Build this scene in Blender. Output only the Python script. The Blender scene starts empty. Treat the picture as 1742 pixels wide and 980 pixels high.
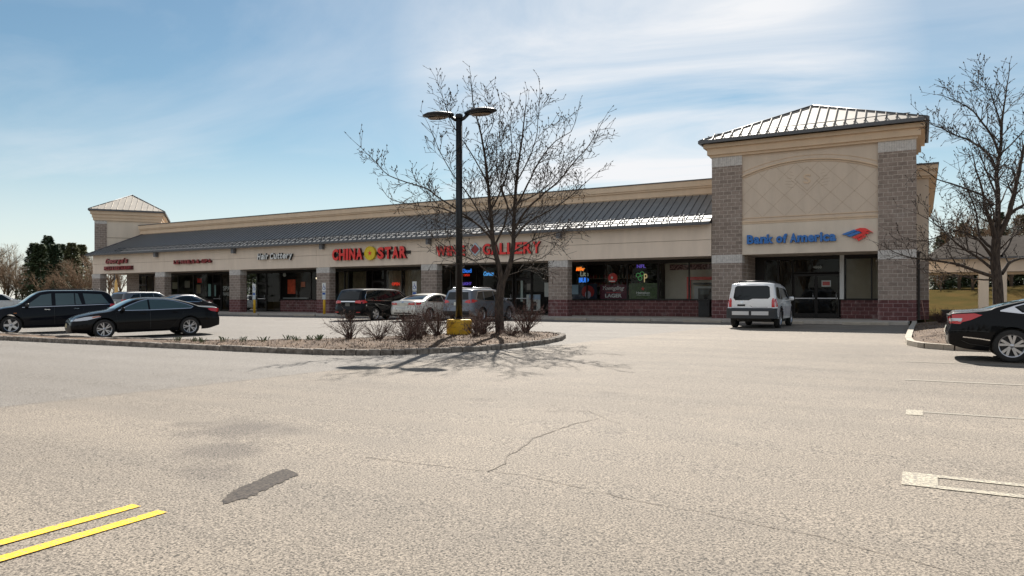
import bpy, bmesh, math, random
import numpy as np
from mathutils import Vector, Matrix
from mathutils.bvhtree import BVHTree
R = math.radians
sc = bpy.context.scene

# ------------------------------------------------------------------ camera, sky, sun, exposure
W_CAM, EYE = 1742.0, 1.0
cam_d = bpy.data.cameras.new('camera'); cam = bpy.data.objects.new('camera', cam_d)
sc.collection.objects.link(cam); sc.camera = cam
cam.location = (0, 0, EYE)
cam.rotation_euler = (R(90), 0, math.atan2(.4925, .8703))
cam_d.sensor_width = 36; cam_d.lens = 36 * 1230 / W_CAM
cam_d.shift_y = 19 / W_CAM
cam_d.clip_start = .1; cam_d.clip_end = 3000

SUN_EL, SUN_DIR = R(42), Vector((-.403, .915, 0)).normalized()
wd = bpy.data.worlds.new('World'); sc.world = wd; wd.use_nodes = True
nt = wd.node_tree; nt.nodes.clear()
def N(nt, t, **kw):
    n = nt.nodes.new(t)
    for k, v in kw.items(): setattr(n, k, v)
    return n
out = N(nt, 'ShaderNodeOutputWorld'); bg = N(nt, 'ShaderNodeBackground'); sky = N(nt, 'ShaderNodeTexSky')
sky.sky_type = 'NISHITA'; sky.sun_disc = False; sky.sun_elevation = SUN_EL
sky.sun_rotation = math.atan2(SUN_DIR.x, SUN_DIR.y); sky.air_density = 1.0; sky.dust_density = .25; sky.ozone_density = 1.3
bg.inputs['Strength'].default_value = .060
tc = N(nt, 'ShaderNodeTexCoord'); sep = N(nt, 'ShaderNodeSeparateXYZ'); nt.links.new(tc.outputs['Generated'], sep.inputs[0])
mx = N(nt, 'ShaderNodeMath', operation='MAXIMUM'); nt.links.new(sep.outputs[2], mx.inputs[0]); mx.inputs[1].default_value = .04
ad = N(nt, 'ShaderNodeMath', operation='ADD'); nt.links.new(mx.outputs[0], ad.inputs[0]); ad.inputs[1].default_value = .12
vd = N(nt, 'ShaderNodeVectorMath', operation='DIVIDE'); nt.links.new(tc.outputs['Generated'], vd.inputs[0])
cb = N(nt, 'ShaderNodeCombineXYZ')
for i in range(3): nt.links.new(ad.outputs[0], cb.inputs[i])
nt.links.new(cb.outputs[0], vd.inputs[1])
mp = N(nt, 'ShaderNodeMapping'); nt.links.new(vd.outputs[0], mp.inputs[0])
mp.inputs['Rotation'].default_value = (0, 0, R(-38)); mp.inputs['Scale'].default_value = (.6, 1.35, 0); mp.inputs['Location'].default_value = (3.1, 1.7, 0)
n1 = N(nt, 'ShaderNodeTexNoise'); n1.inputs['Scale'].default_value = 1.0; n1.inputs['Detail'].default_value = 8; n1.inputs['Roughness'].default_value = .58; n1.inputs['Distortion'].default_value = .7
nt.links.new(mp.outputs[0], n1.inputs['Vector'])
n2 = N(nt, 'ShaderNodeTexNoise'); n2.inputs['Scale'].default_value = .55; n2.inputs['Detail'].default_value = 2
nt.links.new(vd.outputs[0], n2.inputs['Vector'])
mlt = N(nt, 'ShaderNodeMath', operation='MULTIPLY'); nt.links.new(n1.outputs['Fac'], mlt.inputs[0]); nt.links.new(n2.outputs['Fac'], mlt.inputs[1])
cr = N(nt, 'ShaderNodeValToRGB'); nt.links.new(mlt.outputs[0], cr.inputs[0])
cr.color_ramp.elements[0].position = .19; cr.color_ramp.elements[0].color = (0, 0, 0, 1)
cr.color_ramp.elements[1].position = .42; cr.color_ramp.elements[1].color = (.42, .42, .42, 1)
# the bank of thin cloud near the sun
dt = N(nt, 'ShaderNodeVectorMath', operation='DOT_PRODUCT'); nm = N(nt, 'ShaderNodeVectorMath', operation='NORMALIZE'); nt.links.new(tc.outputs['Generated'], nm.inputs[0])
nt.links.new(nm.outputs[0], dt.inputs[0]); dt.inputs[1].default_value = Vector((-.33, .962, .33)).normalized()
mr = N(nt, 'ShaderNodeMapRange'); nt.links.new(dt.outputs['Value'], mr.inputs[0])
mr.inputs[1].default_value = .925; mr.inputs[2].default_value = .99; mr.inputs[3].default_value = 0; mr.inputs[4].default_value = 1.0; mr.interpolation_type = 'SMOOTHSTEP'
cr2 = N(nt, 'ShaderNodeValToRGB'); nt.links.new(n1.outputs['Fac'], cr2.inputs[0]); cr2.color_ramp.elements[0].position = .30; cr2.color_ramp.elements[1].position = .60
m3 = N(nt, 'ShaderNodeMath', operation='MULTIPLY'); nt.links.new(mr.outputs[0], m3.inputs[0]); nt.links.new(cr2.outputs[0], m3.inputs[1])
m4 = N(nt, 'ShaderNodeMath', operation='MAXIMUM'); nt.links.new(cr.outputs[0], m4.inputs[0]); nt.links.new(m3.outputs[0], m4.inputs[1])
mixc = N(nt, 'ShaderNodeMixRGB')
# low pale band at the horizon and an unseen cloud veil added behind the camera to brighten the facade
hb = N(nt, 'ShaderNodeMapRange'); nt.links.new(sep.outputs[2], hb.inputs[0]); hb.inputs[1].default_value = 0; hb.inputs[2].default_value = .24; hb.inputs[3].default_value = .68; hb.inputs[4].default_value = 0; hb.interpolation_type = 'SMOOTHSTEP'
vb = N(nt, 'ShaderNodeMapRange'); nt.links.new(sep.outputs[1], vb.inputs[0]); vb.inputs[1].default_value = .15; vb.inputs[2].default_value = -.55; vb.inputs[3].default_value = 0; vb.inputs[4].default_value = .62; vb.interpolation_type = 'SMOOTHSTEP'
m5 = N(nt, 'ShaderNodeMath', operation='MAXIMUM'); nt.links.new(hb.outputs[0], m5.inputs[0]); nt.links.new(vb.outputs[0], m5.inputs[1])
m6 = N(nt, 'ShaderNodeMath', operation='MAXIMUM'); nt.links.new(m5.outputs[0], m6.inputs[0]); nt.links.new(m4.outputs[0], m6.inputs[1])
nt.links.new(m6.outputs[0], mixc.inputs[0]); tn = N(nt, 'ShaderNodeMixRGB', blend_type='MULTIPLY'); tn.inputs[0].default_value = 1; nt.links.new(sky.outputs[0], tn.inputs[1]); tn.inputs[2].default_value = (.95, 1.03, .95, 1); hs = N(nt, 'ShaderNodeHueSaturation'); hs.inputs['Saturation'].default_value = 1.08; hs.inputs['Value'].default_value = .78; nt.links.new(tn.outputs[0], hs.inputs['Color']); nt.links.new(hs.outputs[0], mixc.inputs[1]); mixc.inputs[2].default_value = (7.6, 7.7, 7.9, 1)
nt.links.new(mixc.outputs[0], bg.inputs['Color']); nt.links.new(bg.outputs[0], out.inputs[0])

sun_d = bpy.data.lights.new('sun', 'SUN'); sun = bpy.data.objects.new('sun', sun_d); sc.collection.objects.link(sun)
sun_d.energy = 5.0; sun_d.angle = R(.53); sun_d.color = (1, .95, .87)
sv = Vector((SUN_DIR.x * math.cos(SUN_EL), SUN_DIR.y * math.cos(SUN_EL), math.sin(SUN_EL)))
sun.rotation_euler = sv.to_track_quat('Z', 'Y').to_euler(); sun.location = (0, 30, 60)
sc.view_settings.view_transform = 'Standard'; sc.view_settings.look = 'None'; sc.view_settings.gamma = 1
sc.view_settings.use_curve_mapping = False; sc.view_settings.exposure = 1.0
sc.cycles.max_bounces = 8; sc.cycles.transparent_max_bounces = 12; sc.cycles.use_denoising = True
sc.cycles.sample_clamp_indirect = 6

# ------------------------------------------------------------------ helpers
C = sc.collection
class MB:
    def __init__(s): s.v = []; s.f = []; s.m = []; s.sm = []
    def add(s, vs, fs, m=0, smooth=False):
        b = len(s.v); s.v += [tuple(v) for v in vs]
        for f in fs: s.f.append(tuple(i + b for i in f)); s.m.append(m); s.sm.append(smooth)
        return s
    def box(s, x0, x1, y0, y1, z0, z1, m=0):
        return s.add([(x0,y0,z0),(x1,y0,z0),(x1,y1,z0),(x0,y1,z0),(x0,y0,z1),(x1,y0,z1),(x1,y1,z1),(x0,y1,z1)],
                     [(0,3,2,1),(4,5,6,7),(0,1,5,4),(1,2,6,5),(2,3,7,6),(3,0,4,7)], m)
    def obox(s, c, ax, ay, az, m=0):
        c, ax, ay, az = map(Vector, (c, ax, ay, az))
        vs = [c + ax*i + ay*j + az*k for k in (-1,1) for i, j in ((-1,-1),(1,-1),(1,1),(-1,1))]
        return s.add(vs, [(0,3,2,1),(4,5,6,7),(0,1,5,4),(1,2,6,5),(2,3,7,6),(3,0,4,7)], m)
    def tube(s, pts, rad, n=8, m=0, smooth=True, cap=True):
        pts = [Vector(p) for p in pts]; b = len(s.v); prev = None; rings = []
        for i, p in enumerate(pts):
            d = (pts[min(i+1, len(pts)-1)] - pts[max(i-1, 0)])
            d = d.normalized() if d.length > 1e-9 else Vector((0,0,1))
            if prev is None: a = d.orthogonal().normalized()
            else:
                a = prev - d * prev.dot(d); a = a.normalized() if a.length > 1e-6 else d.orthogonal().normalized()
            prev = a; c = d.cross(a); r = rad[i] if hasattr(rad, '__len__') else rad
            rings.append([p + (a*math.cos(2*math.pi*k/n) + c*math.sin(2*math.pi*k/n)) * r for k in range(n)])
        vs = [v for r_ in rings for v in r_]; fs = []
        for i in range(len(pts)-1):
            for k in range(n):
                fs.append((i*n+k, i*n+(k+1)%n, (i+1)*n+(k+1)%n, (i+1)*n+k))
        if cap: fs.append(tuple(range(n))[::-1]); fs.append(tuple(range((len(pts)-1)*n, len(pts)*n)))
        return s.add(vs, fs, m, smooth)
    def lathe(s, prof, n=24, m=0, axis='Z', o=(0,0,0), smooth=True):
        vs = []; fs = []
        for r, h in prof:
            for k in range(n):
                a = 2*math.pi*k/n; x, y = r*math.cos(a), r*math.sin(a)
                vs.append((o[0]+x, o[1]+y, o[2]+h) if axis == 'Z' else (o[0]+x, o[1]+h, o[2]+y))
        for i in range(len(prof)-1):
            for k in range(n):
                q = (i*n+k, i*n+(k+1)%n, (i+1)*n+(k+1)%n, (i+1)*n+k)
                fs.append(q if axis == 'Z' else q[::-1])
        return s.add(vs, fs, m, smooth)
    def prism(s, poly, y0, y1, m=0):           # poly in (x,z), extruded along y
        n = len(poly); vs = [(x, y0, z) for x, z in poly] + [(x, y1, z) for x, z in poly]
        return s.add(vs, [tuple(range(n)), tuple(range(n, 2*n))[::-1]] + [(i, i+n, (i+1)%n+n, (i+1)%n) for i in range(n)], m)
    def build(s, name, mats, parent=None, smooth=None):
        me = bpy.data.meshes.new(name); me.from_pydata(s.v, [], s.f)
        for mt in (mats if isinstance(mats, (list, tuple)) else [mats]): me.materials.append(mt)
        me.polygons.foreach_set('material_index', s.m); me.polygons.foreach_set('use_smooth', s.sm if smooth is None else [smooth]*len(s.f))
        me.update()
        bm = bmesh.new(); bm.from_mesh(me); bmesh.ops.recalc_face_normals(bm, faces=bm.faces); bm.to_mesh(me); bm.free()
        o = bpy.data.objects.new(name, me); C.objects.link(o)
        if parent: o.parent = parent
        return o
def empty(name, loc=(0,0,0), rz=0, label=None, cat=None, group=None):
    o = bpy.data.objects.new(name, None); C.objects.link(o); o.location = loc; o.rotation_euler = (0,0,rz); o.empty_display_size = .2
    return tag(o, label, cat, group)
def tag(o, label=None, cat=None, group=None, kind=None):
    if label: o['label'] = label
    if cat: o['category'] = cat
    if group: o['group'] = group
    if kind: o['kind'] = kind
    return o
KIDS = {}
def copy_tree(o, parent=None):
    c = o.copy(); C.objects.link(c)
    if parent: c.parent = parent
    for ch in [x for x in bpy.data.objects if x.parent == o]: copy_tree(ch, c)
    return c

# ------------------------------------------------------------------ materials
def mat(name, col, rough=.6, metal=0, spec=.5, coat=0, emit=0, noise=None, bump=None, alpha=1):
    m = bpy.data.materials.new(name); m.use_nodes = True; t = m.node_tree; b = t.nodes['Principled BSDF']
    b.inputs['Base Color'].default_value = (*col, 1); b.inputs['Roughness'].default_value = rough; b.inputs['Metallic'].default_value = metal
    b.inputs['Specular IOR Level'].default_value = spec; b.inputs['Coat Weight'].default_value = coat; b.inputs['Coat Roughness'].default_value = .03
    if emit: b.inputs['Emission Color'].default_value = (*col, 1); b.inputs['Emission Strength'].default_value = emit
    if noise or bump:
        co = N(t, 'ShaderNodeTexCoord')
    if noise:                                    # (scale, amount, second scale)
        sc_, am, *r_ = noise
        nz = N(t, 'ShaderNodeTexNoise'); nz.inputs['Scale'].default_value = sc_; nz.inputs['Detail'].default_value = 6; nz.inputs['Roughness'].default_value = .65
        t.links.new(co.outputs['Object'], nz.inputs['Vector'])
        rp = N(t, 'ShaderNodeMapRange'); t.links.new(nz.outputs['Fac'], rp.inputs[0]); rp.inputs[1].default_value = .3; rp.inputs[2].default_value = .7
        rp.inputs[3].default_value = 1-am; rp.inputs[4].default_value = 1+am
        hv = N(t, 'ShaderNodeHueSaturation'); hv.inputs['Color'].default_value = (*col, 1); t.links.new(rp.outputs[0], hv.inputs['Value'])
        t.links.new(hv.outputs[0], b.inputs['Base Color'])
    if bump:
        nb = N(t, 'ShaderNodeTexNoise'); nb.inputs['Scale'].default_value = bump[0]; nb.inputs['Detail'].default_value = 4; t.links.new(co.outputs['Object'], nb.inputs['Vector'])
        bp = N(t, 'ShaderNodeBump'); bp.inputs['Strength'].default_value = bump[1]; bp.inputs['Distance'].default_value = .01
        t.links.new(nb.outputs['Fac'], bp.inputs['Height']); t.links.new(bp.outputs[0], b.inputs['Normal'])
    return m
def block_mat(name, c1, c2, mortar, bw=.4, rh=.2, ms=.011, offset=.5):
    m = mat(name, c1, .9); t = m.node_tree; b = t.nodes['Principled BSDF']
    co = N(t, 'ShaderNodeTexCoord'); sp = N(t, 'ShaderNodeSeparateXYZ'); t.links.new(co.outputs['Object'], sp.inputs[0])
    a = N(t, 'ShaderNodeMath', operation='ADD'); t.links.new(sp.outputs[0], a.inputs[0]); t.links.new(sp.outputs[1], a.inputs[1])
    cm = N(t, 'ShaderNodeCombineXYZ'); t.links.new(a.outputs[0], cm.inputs[0]); t.links.new(sp.outputs[2], cm.inputs[1])
    br = N(t, 'ShaderNodeTexBrick'); t.links.new(cm.outputs[0], br.inputs['Vector']); br.offset = offset
    br.inputs['Color1'].default_value = (*c1, 1); br.inputs['Color2'].default_value = (*c2, 1); br.inputs['Mortar'].default_value = (*mortar, 1)
    br.inputs['Scale'].default_value = 1; br.inputs['Mortar Size'].default_value = ms; br.inputs['Brick Width'].default_value = bw; br.inputs['Row Height'].default_value = rh
    br.inputs['Mortar Smooth'].default_value = .1
    nz = N(t, 'ShaderNodeTexNoise'); nz.inputs['Scale'].default_value = 7; nz.inputs['Detail'].default_value = 8; nz.inputs['Roughness'].default_value = .7; t.links.new(co.outputs['Object'], nz.inputs['Vector'])
    rp = N(t, 'ShaderNodeMapRange'); t.links.new(nz.outputs['Fac'], rp.inputs[0]); rp.inputs[1].default_value = .3; rp.inputs[2].default_value = .7; rp.inputs[3].default_value = .72; rp.inputs[4].default_value = 1.25
    hv = N(t, 'ShaderNodeHueSaturation'); big_ = N(t, 'ShaderNodeTexNoise'); big_.inputs['Scale'].default_value = 1.1; big_.inputs['Detail'].default_value = 7; big_.inputs['Roughness'].default_value = .65; t.links.new(co.outputs['Object'], big_.inputs['Vector'])
    bl = N(t, 'ShaderNodeMapRange'); t.links.new(big_.outputs['Fac'], bl.inputs[0]); bl.inputs[1].default_value = .56; bl.inputs[2].default_value = .74; bl.inputs[3].default_value = 0; bl.inputs[4].default_value = .4
    bm2 = N(t, 'ShaderNodeMixRGB'); t.links.new(bl.outputs[0], bm2.inputs[0]); t.links.new(br.outputs[0], bm2.inputs[1]); bm2.inputs[2].default_value = (.50, .46, .42, 1); t.links.new(bm2.outputs[0], hv.inputs['Color']); t.links.new(rp.outputs[0], hv.inputs['Value']); t.links.new(hv.outputs[0], b.inputs['Base Color'])
    bp = N(t, 'ShaderNodeBump'); bp.inputs['Strength'].default_value = .7; bp.inputs['Distance'].default_value = .012
    sb = N(t, 'ShaderNodeMath', operation='SUBTRACT'); t.links.new(nz.outputs['Fac'], sb.inputs[0]); t.links.new(br.outputs['Fac'], sb.inputs[1])
    t.links.new(sb.outputs[0], bp.inputs['Height']); t.links.new(bp.outputs[0], b.inputs['Normal'])
    return m
M = {}
def stucco(name, col):
    m = mat(name, col, .92, bump=(60, .35)); t = m.node_tree; b = t.nodes['Principled BSDF']; co = [n for n in t.nodes if n.type == 'TEX_COORD'][0]
    mpn = N(t, 'ShaderNodeMapping'); mpn.inputs['Scale'].default_value = (1.1, 1.1, .22); t.links.new(co.outputs['Object'], mpn.inputs[0])
    a = N(t, 'ShaderNodeTexNoise'); a.inputs['Scale'].default_value = 1.6; a.inputs['Detail'].default_value = 9; a.inputs['Roughness'].default_value = .62; t.links.new(mpn.outputs[0], a.inputs['Vector'])
    rp = N(t, 'ShaderNodeMapRange'); t.links.new(a.outputs['Fac'], rp.inputs[0]); rp.inputs[1].default_value = .3; rp.inputs[2].default_value = .7; rp.inputs[3].default_value = .92; rp.inputs[4].default_value = 1.06
    hv = N(t, 'ShaderNodeHueSaturation'); hv.inputs['Color'].default_value = (*col, 1); t.links.new(rp.outputs[0], hv.inputs['Value']); t.links.new(hv.outputs[0], b.inputs['Base Color'])
    return m
M['stucco'] = stucco('stucco', (.63, .52, .415)); M['stucco2'] = stucco('stucco_pale', (.70, .60, .49)); M['trim'] = stucco('stucco_trim', (.69, .53, .38))
M['joint'] = mat('joint', (.30, .23, .16), .9)
M['block'] = block_mat('grey_block', (.235, .185, .155), (.32, .255, .215), (.49, .42, .36), ms=.012)
M['capblock'] = block_mat('pale_block', (.52, .49, .46), (.58, .55, .52), (.66, .62, .58), bw=.1, rh=.42, offset=0)
M['maroon'] = block_mat('maroon_block', (.11, .042, .042), (.17, .070, .068), (.32, .22, .21))
M['roofmetal'] = mat('standing_seam_metal', (.21, .205, .195), .55, .20, noise=(1.3, .12))
M['roofpale'] = mat('pale_seam_metal', (.36, .32, .27), .55, .22, noise=(1.3, .12))
M['flash'] = mat('grey_flashing', (.11, .11, .115), .5, .4)
M['bronze'] = mat('dark_bronze', (.018, .015, .014), .4, .5)
M['blackmetal'] = mat('black_painted_metal', (.012, .012, .014), .42, .2)
M['score'] = mat('scored_joint', (.50, .39, .29), .9)
M['stucco_main'] = stucco('stucco_main', (.78, .65, .53))
M['concrete'] = mat('concrete', (.42, .38, .33), .9, noise=(3, .18), bump=(40, .3))
M['kerbconc'] = mat('kerb_concrete', (.38, .33, .265), .9, noise=(4, .2), bump=(40, .3))
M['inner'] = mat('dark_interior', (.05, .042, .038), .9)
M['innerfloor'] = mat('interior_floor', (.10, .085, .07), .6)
M['white'] = mat('white_paint', (.72, .72, .70), .5)
M['red'] = mat('red_acrylic', (.80, .030, .025), .35, coat=.3)
M['darkred'] = mat('dark_red_acrylic', (.30, .012, .014), .4, coat=.3)
M['deepred'] = mat('sign_side', (.10, .008, .008), .5)
M['blue'] = mat('blue_acrylic', (.016, .15, .48), .35, coat=.3)
M['yellow'] = mat('yellow_paint', (.72, .42, .02), .55, noise=(5, .15))
M['black'] = mat('black_plastic', (.012, .012, .013), .5)
M['rubber'] = mat('tyre_rubber', (.022, .021, .020), .85)
M['chrome'] = mat('chrome', (.75, .75, .76), .12, 1)
M['alloy'] = mat('alloy', (.52, .52, .54), .28, .9)
M['carglass'] = mat('car_glass', (.006, .009, .010), .03, 0, .45)
M['carglass_teal'] = mat('car_glass_teal', (.035, .07, .075), .04, 0, .8, coat=.4)
M['redlens'] = mat('red_lens', (.55, .012, .012), .12, coat=1)
M['clearlens'] = mat('clear_lens', (.55, .56, .58), .08, .5, coat=1)
M['plate'] = mat('number_plate', (.62, .62, .55), .5)
def glass_mat():
    m = bpy.data.materials.new('shop_glass'); m.use_nodes = True; t = m.node_tree; t.nodes.clear()
    o = N(t, 'ShaderNodeOutputMaterial'); mi = N(t, 'ShaderNodeMixShader'); tr = N(t, 'ShaderNodeBsdfTransparent'); gl = N(t, 'ShaderNodeBsdfGlossy'); fr = N(t, 'ShaderNodeFresnel')
    fr.inputs[0].default_value = 1.30; tr.inputs[0].default_value = (.85, .87, .86, 1); gl.inputs['Roughness'].default_value = .01
    t.links.new(fr.outputs[0], mi.inputs[0]); t.links.new(tr.outputs[0], mi.inputs[1]); t.links.new(gl.outputs[0], mi.inputs[2]); t.links.new(mi.outputs[0], o.inputs[0])
    return m
M['glass'] = glass_mat()

def ground_mat(name, kind):
    m = bpy.data.materials.new(name); m.use_nodes = True; t = m.node_tree; b = t.nodes['Principled BSDF']; L = t.links.new
    b.inputs['Roughness'].default_value = .88; b.inputs['Specular IOR Level'].default_value = .35
    co = N(t, 'ShaderNodeTexCoord'); P = co.outputs['Object']
    def noise(s, d=5, r=.6, v=None):
        n = N(t, 'ShaderNodeTexNoise'); n.inputs['Scale'].default_value = s; n.inputs['Detail'].default_value = d; n.inputs['Roughness'].default_value = r; L(v or P, n.inputs['Vector']); return n.outputs['Fac']
    def ramp(x, a, bb, ca, cb_):
        n = N(t, 'ShaderNodeMapRange'); L(x, n.inputs[0]); n.inputs[1].default_value = a; n.inputs[2].default_value = bb; n.inputs[3].default_value = ca; n.inputs[4].default_value = cb_; return n.outputs[0]
    def mul(a, bb):
        n = N(t, 'ShaderNodeMath', operation='MULTIPLY'); L(a, n.inputs[0])
        if isinstance(bb, (int, float)): n.inputs[1].default_value = bb
        else: L(bb, n.inputs[1])
        return n.outputs[0]
    def mixc(f, a, bb):
        n = N(t, 'ShaderNodeMixRGB')
        for i, x in ((0, f), (1, a), (2, bb)):
            if isinstance(x, tuple): n.inputs[i].default_value = (*x, 1)
            elif isinstance(x, (int, float)): n.inputs[i].default_value = x
            else: L(x, n.inputs[i])
        return n.outputs[0]
    if kind == 'asphalt':
        grain = noise(66, 3, .7); fine = noise(230, 2, .6); mid = noise(1.3, 6, .6); big = noise(.16, 4, .5)
        old = mixc(ramp(big, .35, .65, 0, 1), (.190, .158, .124), (.234, .196, .155))
        new = (.165, .153, .140)
        # newer, greyer asphalt west of the long seam
        sp = N(t, 'ShaderNodeSeparateXYZ'); L(P, sp.inputs[0])
        e = N(t, 'ShaderNodeMath', operation='MULTIPLY_ADD'); L(sp.outputs[1], e.inputs[0]); e.inputs[1].default_value = -.16; L(sp.outputs[0], e.inputs[2])
        base = mixc(ramp(e.outputs[0], -12.3, -12.0, .75, 0), old, new)
        base = mixc(ramp(mid, .35, .7, 0, .34), base, (.14, .12, .10))
        lm = N(t, 'ShaderNodeMapping'); lm.inputs['Scale'].default_value = (.05, .55, 1); lm.inputs['Rotation'].default_value = (0, 0, .06); L(P, lm.inputs[0])
        base = mixc(ramp(noise(1.6, 5, .6, lm.outputs[0]), .42, .66, 0, .40), base, (.125, .108, .09))
        # dark stain on the near asphalt
        def blob(x, y, rx, ry, am):
            mpp = N(t, 'ShaderNodeMapping'); mpp.inputs['Location'].default_value = (-x/rx, -y/ry, 0); mpp.inputs['Scale'].default_value = (1/rx, 1/ry, 0); L(P, mpp.inputs[0])
            ln = N(t, 'ShaderNodeVectorMath', operation='LENGTH'); L(mpp.outputs[0], ln.inputs[0])
            n_ = N(t, 'ShaderNodeMath', operation='ADD'); L(ln.outputs['Value'], n_.inputs[0]); L(ramp(noise(2.2, 6, .7), .3, .7, -.45, .45), n_.inputs[1])
            return ramp(n_.outputs[0], .35, 1.1, am, 0)
        for a in ((-6.9, 5.75, 1.0, .62, .62), (-6.1, 4.9, .55, .5, .55), (-5.5, 4.3, .45, .4, .45), (-4.2, 10.5, .3, .2, .3), (-2.1, 15.4, .8, .4, .22), (-8.4, 9.6, 1.2, .5, .2), (-1.2, 21, 1.2, 2.8, .2), (-17, 25.5, 9, .8, .16), (-9.6, 29.5, .5, .8, .4), (-13.1, 28.8, .4, .7, .4), (-16.2, 29.6, .5, .6, .35), (-2.2, 29.5, .5, .9, .35), (-31, 29, .6, .8, .35), (-3.0, 7.6, .12, .1, .35), (-5.6, 9.0, .35, .18, .35), (-12.2, 14.0, 6, 1.2, .2), (-6, 17, 5, 3, .16), (-3.0, 12.0, 5, 2.4, .14)):
            base = mixc(blob(*a), base, (.080, .066, .056))
        pits = ramp(noise(58, 2, .5), .54, .64, 1, .26); g = mul(ramp(grain, .38, .62, .48, 1.70), pits); g2 = ramp(fine, .3, .7, .72, 1.28)
        hv = N(t, 'ShaderNodeHueSaturation'); L(base, hv.inputs['Color']); L(mul(g, g2), hv.inputs['Value']); L(hv.outputs[0], b.inputs['Base Color'])
        bp = N(t, 'ShaderNodeBump'); bp.inputs['Strength'].default_value = .22; bp.inputs['Distance'].default_value = .004; L(grain, bp.inputs['Height']); L(bp.outputs[0], b.inputs['Normal'])
    elif kind == 'mulch':
        base = mixc(ramp(noise(26, 4, .8), .35, .65, 0, 1), (.034, .021, .014), (.155, .095, .056))
        base = mixc(ramp(noise(2.2, 4), .4, .65, 0, .5), base, (.22, .145, .088)); L(base, b.inputs['Base Color'])
        bp = N(t, 'ShaderNodeBump'); bp.inputs['Distance'].default_value = .03; L(noise(30, 4, .8), bp.inputs['Height']); L(bp.outputs[0], b.inputs['Normal'])
    elif kind == 'grass':
        b.inputs['Specular IOR Level'].default_value = 0; b.inputs['Roughness'].default_value = 1
        base = mixc(ramp(noise(.5, 6), .35, .65, 0, 1), (.075, .048, .020), (.034, .034, .014))
        base = mixc(ramp(noise(9, 4, .8), .3, .7, 0, .6), base, (.11, .08, .03)); L(base, b.inputs['Base Color'])
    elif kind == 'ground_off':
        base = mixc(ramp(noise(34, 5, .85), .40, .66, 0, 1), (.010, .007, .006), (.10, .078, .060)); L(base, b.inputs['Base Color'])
    elif kind in ('wornwhite', 'wornyellow', 'wornfaint'):
        c = {'wornwhite': (.56, .50, .37), 'wornyellow': (.80, .48, .03), 'wornfaint': (.40, .36, .28)}[kind]; lo, hi = {'wornwhite': (.45, .60), 'wornyellow': (.40, .48), 'wornfaint': (.40, .75)}[kind]
        base = mixc(ramp(noise(34, 5, .75), lo, hi, 0, 1 if kind == 'wornyellow' else .85), (.22, .195, .165), c); L(base, b.inputs['Base Color'])
    elif kind == 'granite':
        base = mixc(ramp(noise(5, 3), .35, .65, 0, 1), (.14, .115, .095), (.36, .31, .26))
        base = mixc(ramp(noise(60, 3, .8), .35, .65, 0, .4), base, (.08, .07, .06)); L(base, b.inputs['Base Color'])
        bp = N(t, 'ShaderNodeBump'); bp.inputs['Distance'].default_value = .02; L(noise(22, 4, .7), bp.inputs['Height']); L(bp.outputs[0], b.inputs['Normal'])
    return m
for k in ('asphalt', 'mulch', 'grass', 'wornwhite', 'wornyellow', 'wornfaint', 'granite', 'ground_off'): M[k] = ground_mat(k, k)
M['crack'] = mat('crack', (.125, .102, .08), .95)
M['darkpatch'] = mat('ground_down_line', (.060, .048, .040), .95, noise=(45, .6), bump=(70, .5))

def text_obj(name, s, x0, x1, z0, z1, y, depth, ms, parent=None, bold=0, shear=0):
    cu = bpy.data.curves.new('t', 'FONT'); cu.body = s; cu.size = 1; cu.extrude = .5; cu.offset = bold; cu.shear = shear; cu.resolution_u = 3
    o = bpy.data.objects.new('t', cu); C.objects.link(o); bpy.context.view_layer.update()
    me = bpy.data.meshes.new_from_object(o.evaluated_get(bpy.context.evaluated_depsgraph_get())); bpy.data.objects.remove(o); bpy.data.curves.remove(cu)
    n = len(me.vertices); a = np.empty(n*3); me.vertices.foreach_get('co', a); a = a.reshape(-1, 3)
    lo, hi = a.min(0), a.max(0)
    x = x0 + (a[:,0]-lo[0])/(hi[0]-lo[0])*(x1-x0); z = z0 + (a[:,1]-lo[1])/(hi[1]-lo[1])*(z1-z0); yy = y - (a[:,2]+.5)*depth
    me.vertices.foreach_set('co', np.stack([x, yy, z], 1).ravel()); me.update(); me.name = name
    me.materials.clear()
    for mm in (ms if isinstance(ms, (list, tuple)) else [ms]): me.materials.append(mm)
    if isinstance(ms, (list, tuple)) and len(ms) > 1:
        for p in me.polygons: p.material_index = 0 if p.normal.y < -.7 else 1
    else:
        for p in me.polygons: p.material_index = 0
    ob = bpy.data.objects.new(name, me); C.objects.link(ob)
    if parent: ob.parent = parent
    return ob
CHW = {'I': .42, 'i': .38, 'l': .38, 'f': .62, 't': .66, 'r': .7, 'a': .92, 'c': .86, 'e': .92, 'W': 1.45, 'M': 1.35, 'm': 1.45, '&': 1.15, "'": .3, ' ': .34, 'L': .85, 'k': .95, 'o': .95, 'n': .95, 's': .85, 'g': .95, 'u': .95, 'y': .9}
def letters(root, s, x0, x1, z0, z1, y, depth, ms, bold=.02, gap=.12, shear=0):
    """one mesh per letter; lower-case letters keep their x-height, ascenders and descenders"""
    wd_ = [CHW.get(c, 1.0) for c in s]; tot = sum(wd_) + gap*(len(s)-1); k = (x1-x0)/tot; x = x0; H = z1-z0
    for c, w in zip(s, wd_):
        if c != ' ':
            if c in 'acemnorsuvwxz': za, zb = z0, z0 + H*.76
            elif c in 'gpqy': za, zb = z0 - H*.22, z0 + H*.76
            elif c in 't': za, zb = z0, z0 + H*.95
            elif c == "'": za, zb = z0 + H*.68, z1
            else: za, zb = z0, z1
            text_obj('letter', c, x, x + w*k, za, zb, y, depth, ms, root, bold, shear)
        x += (w+gap)*k

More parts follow.
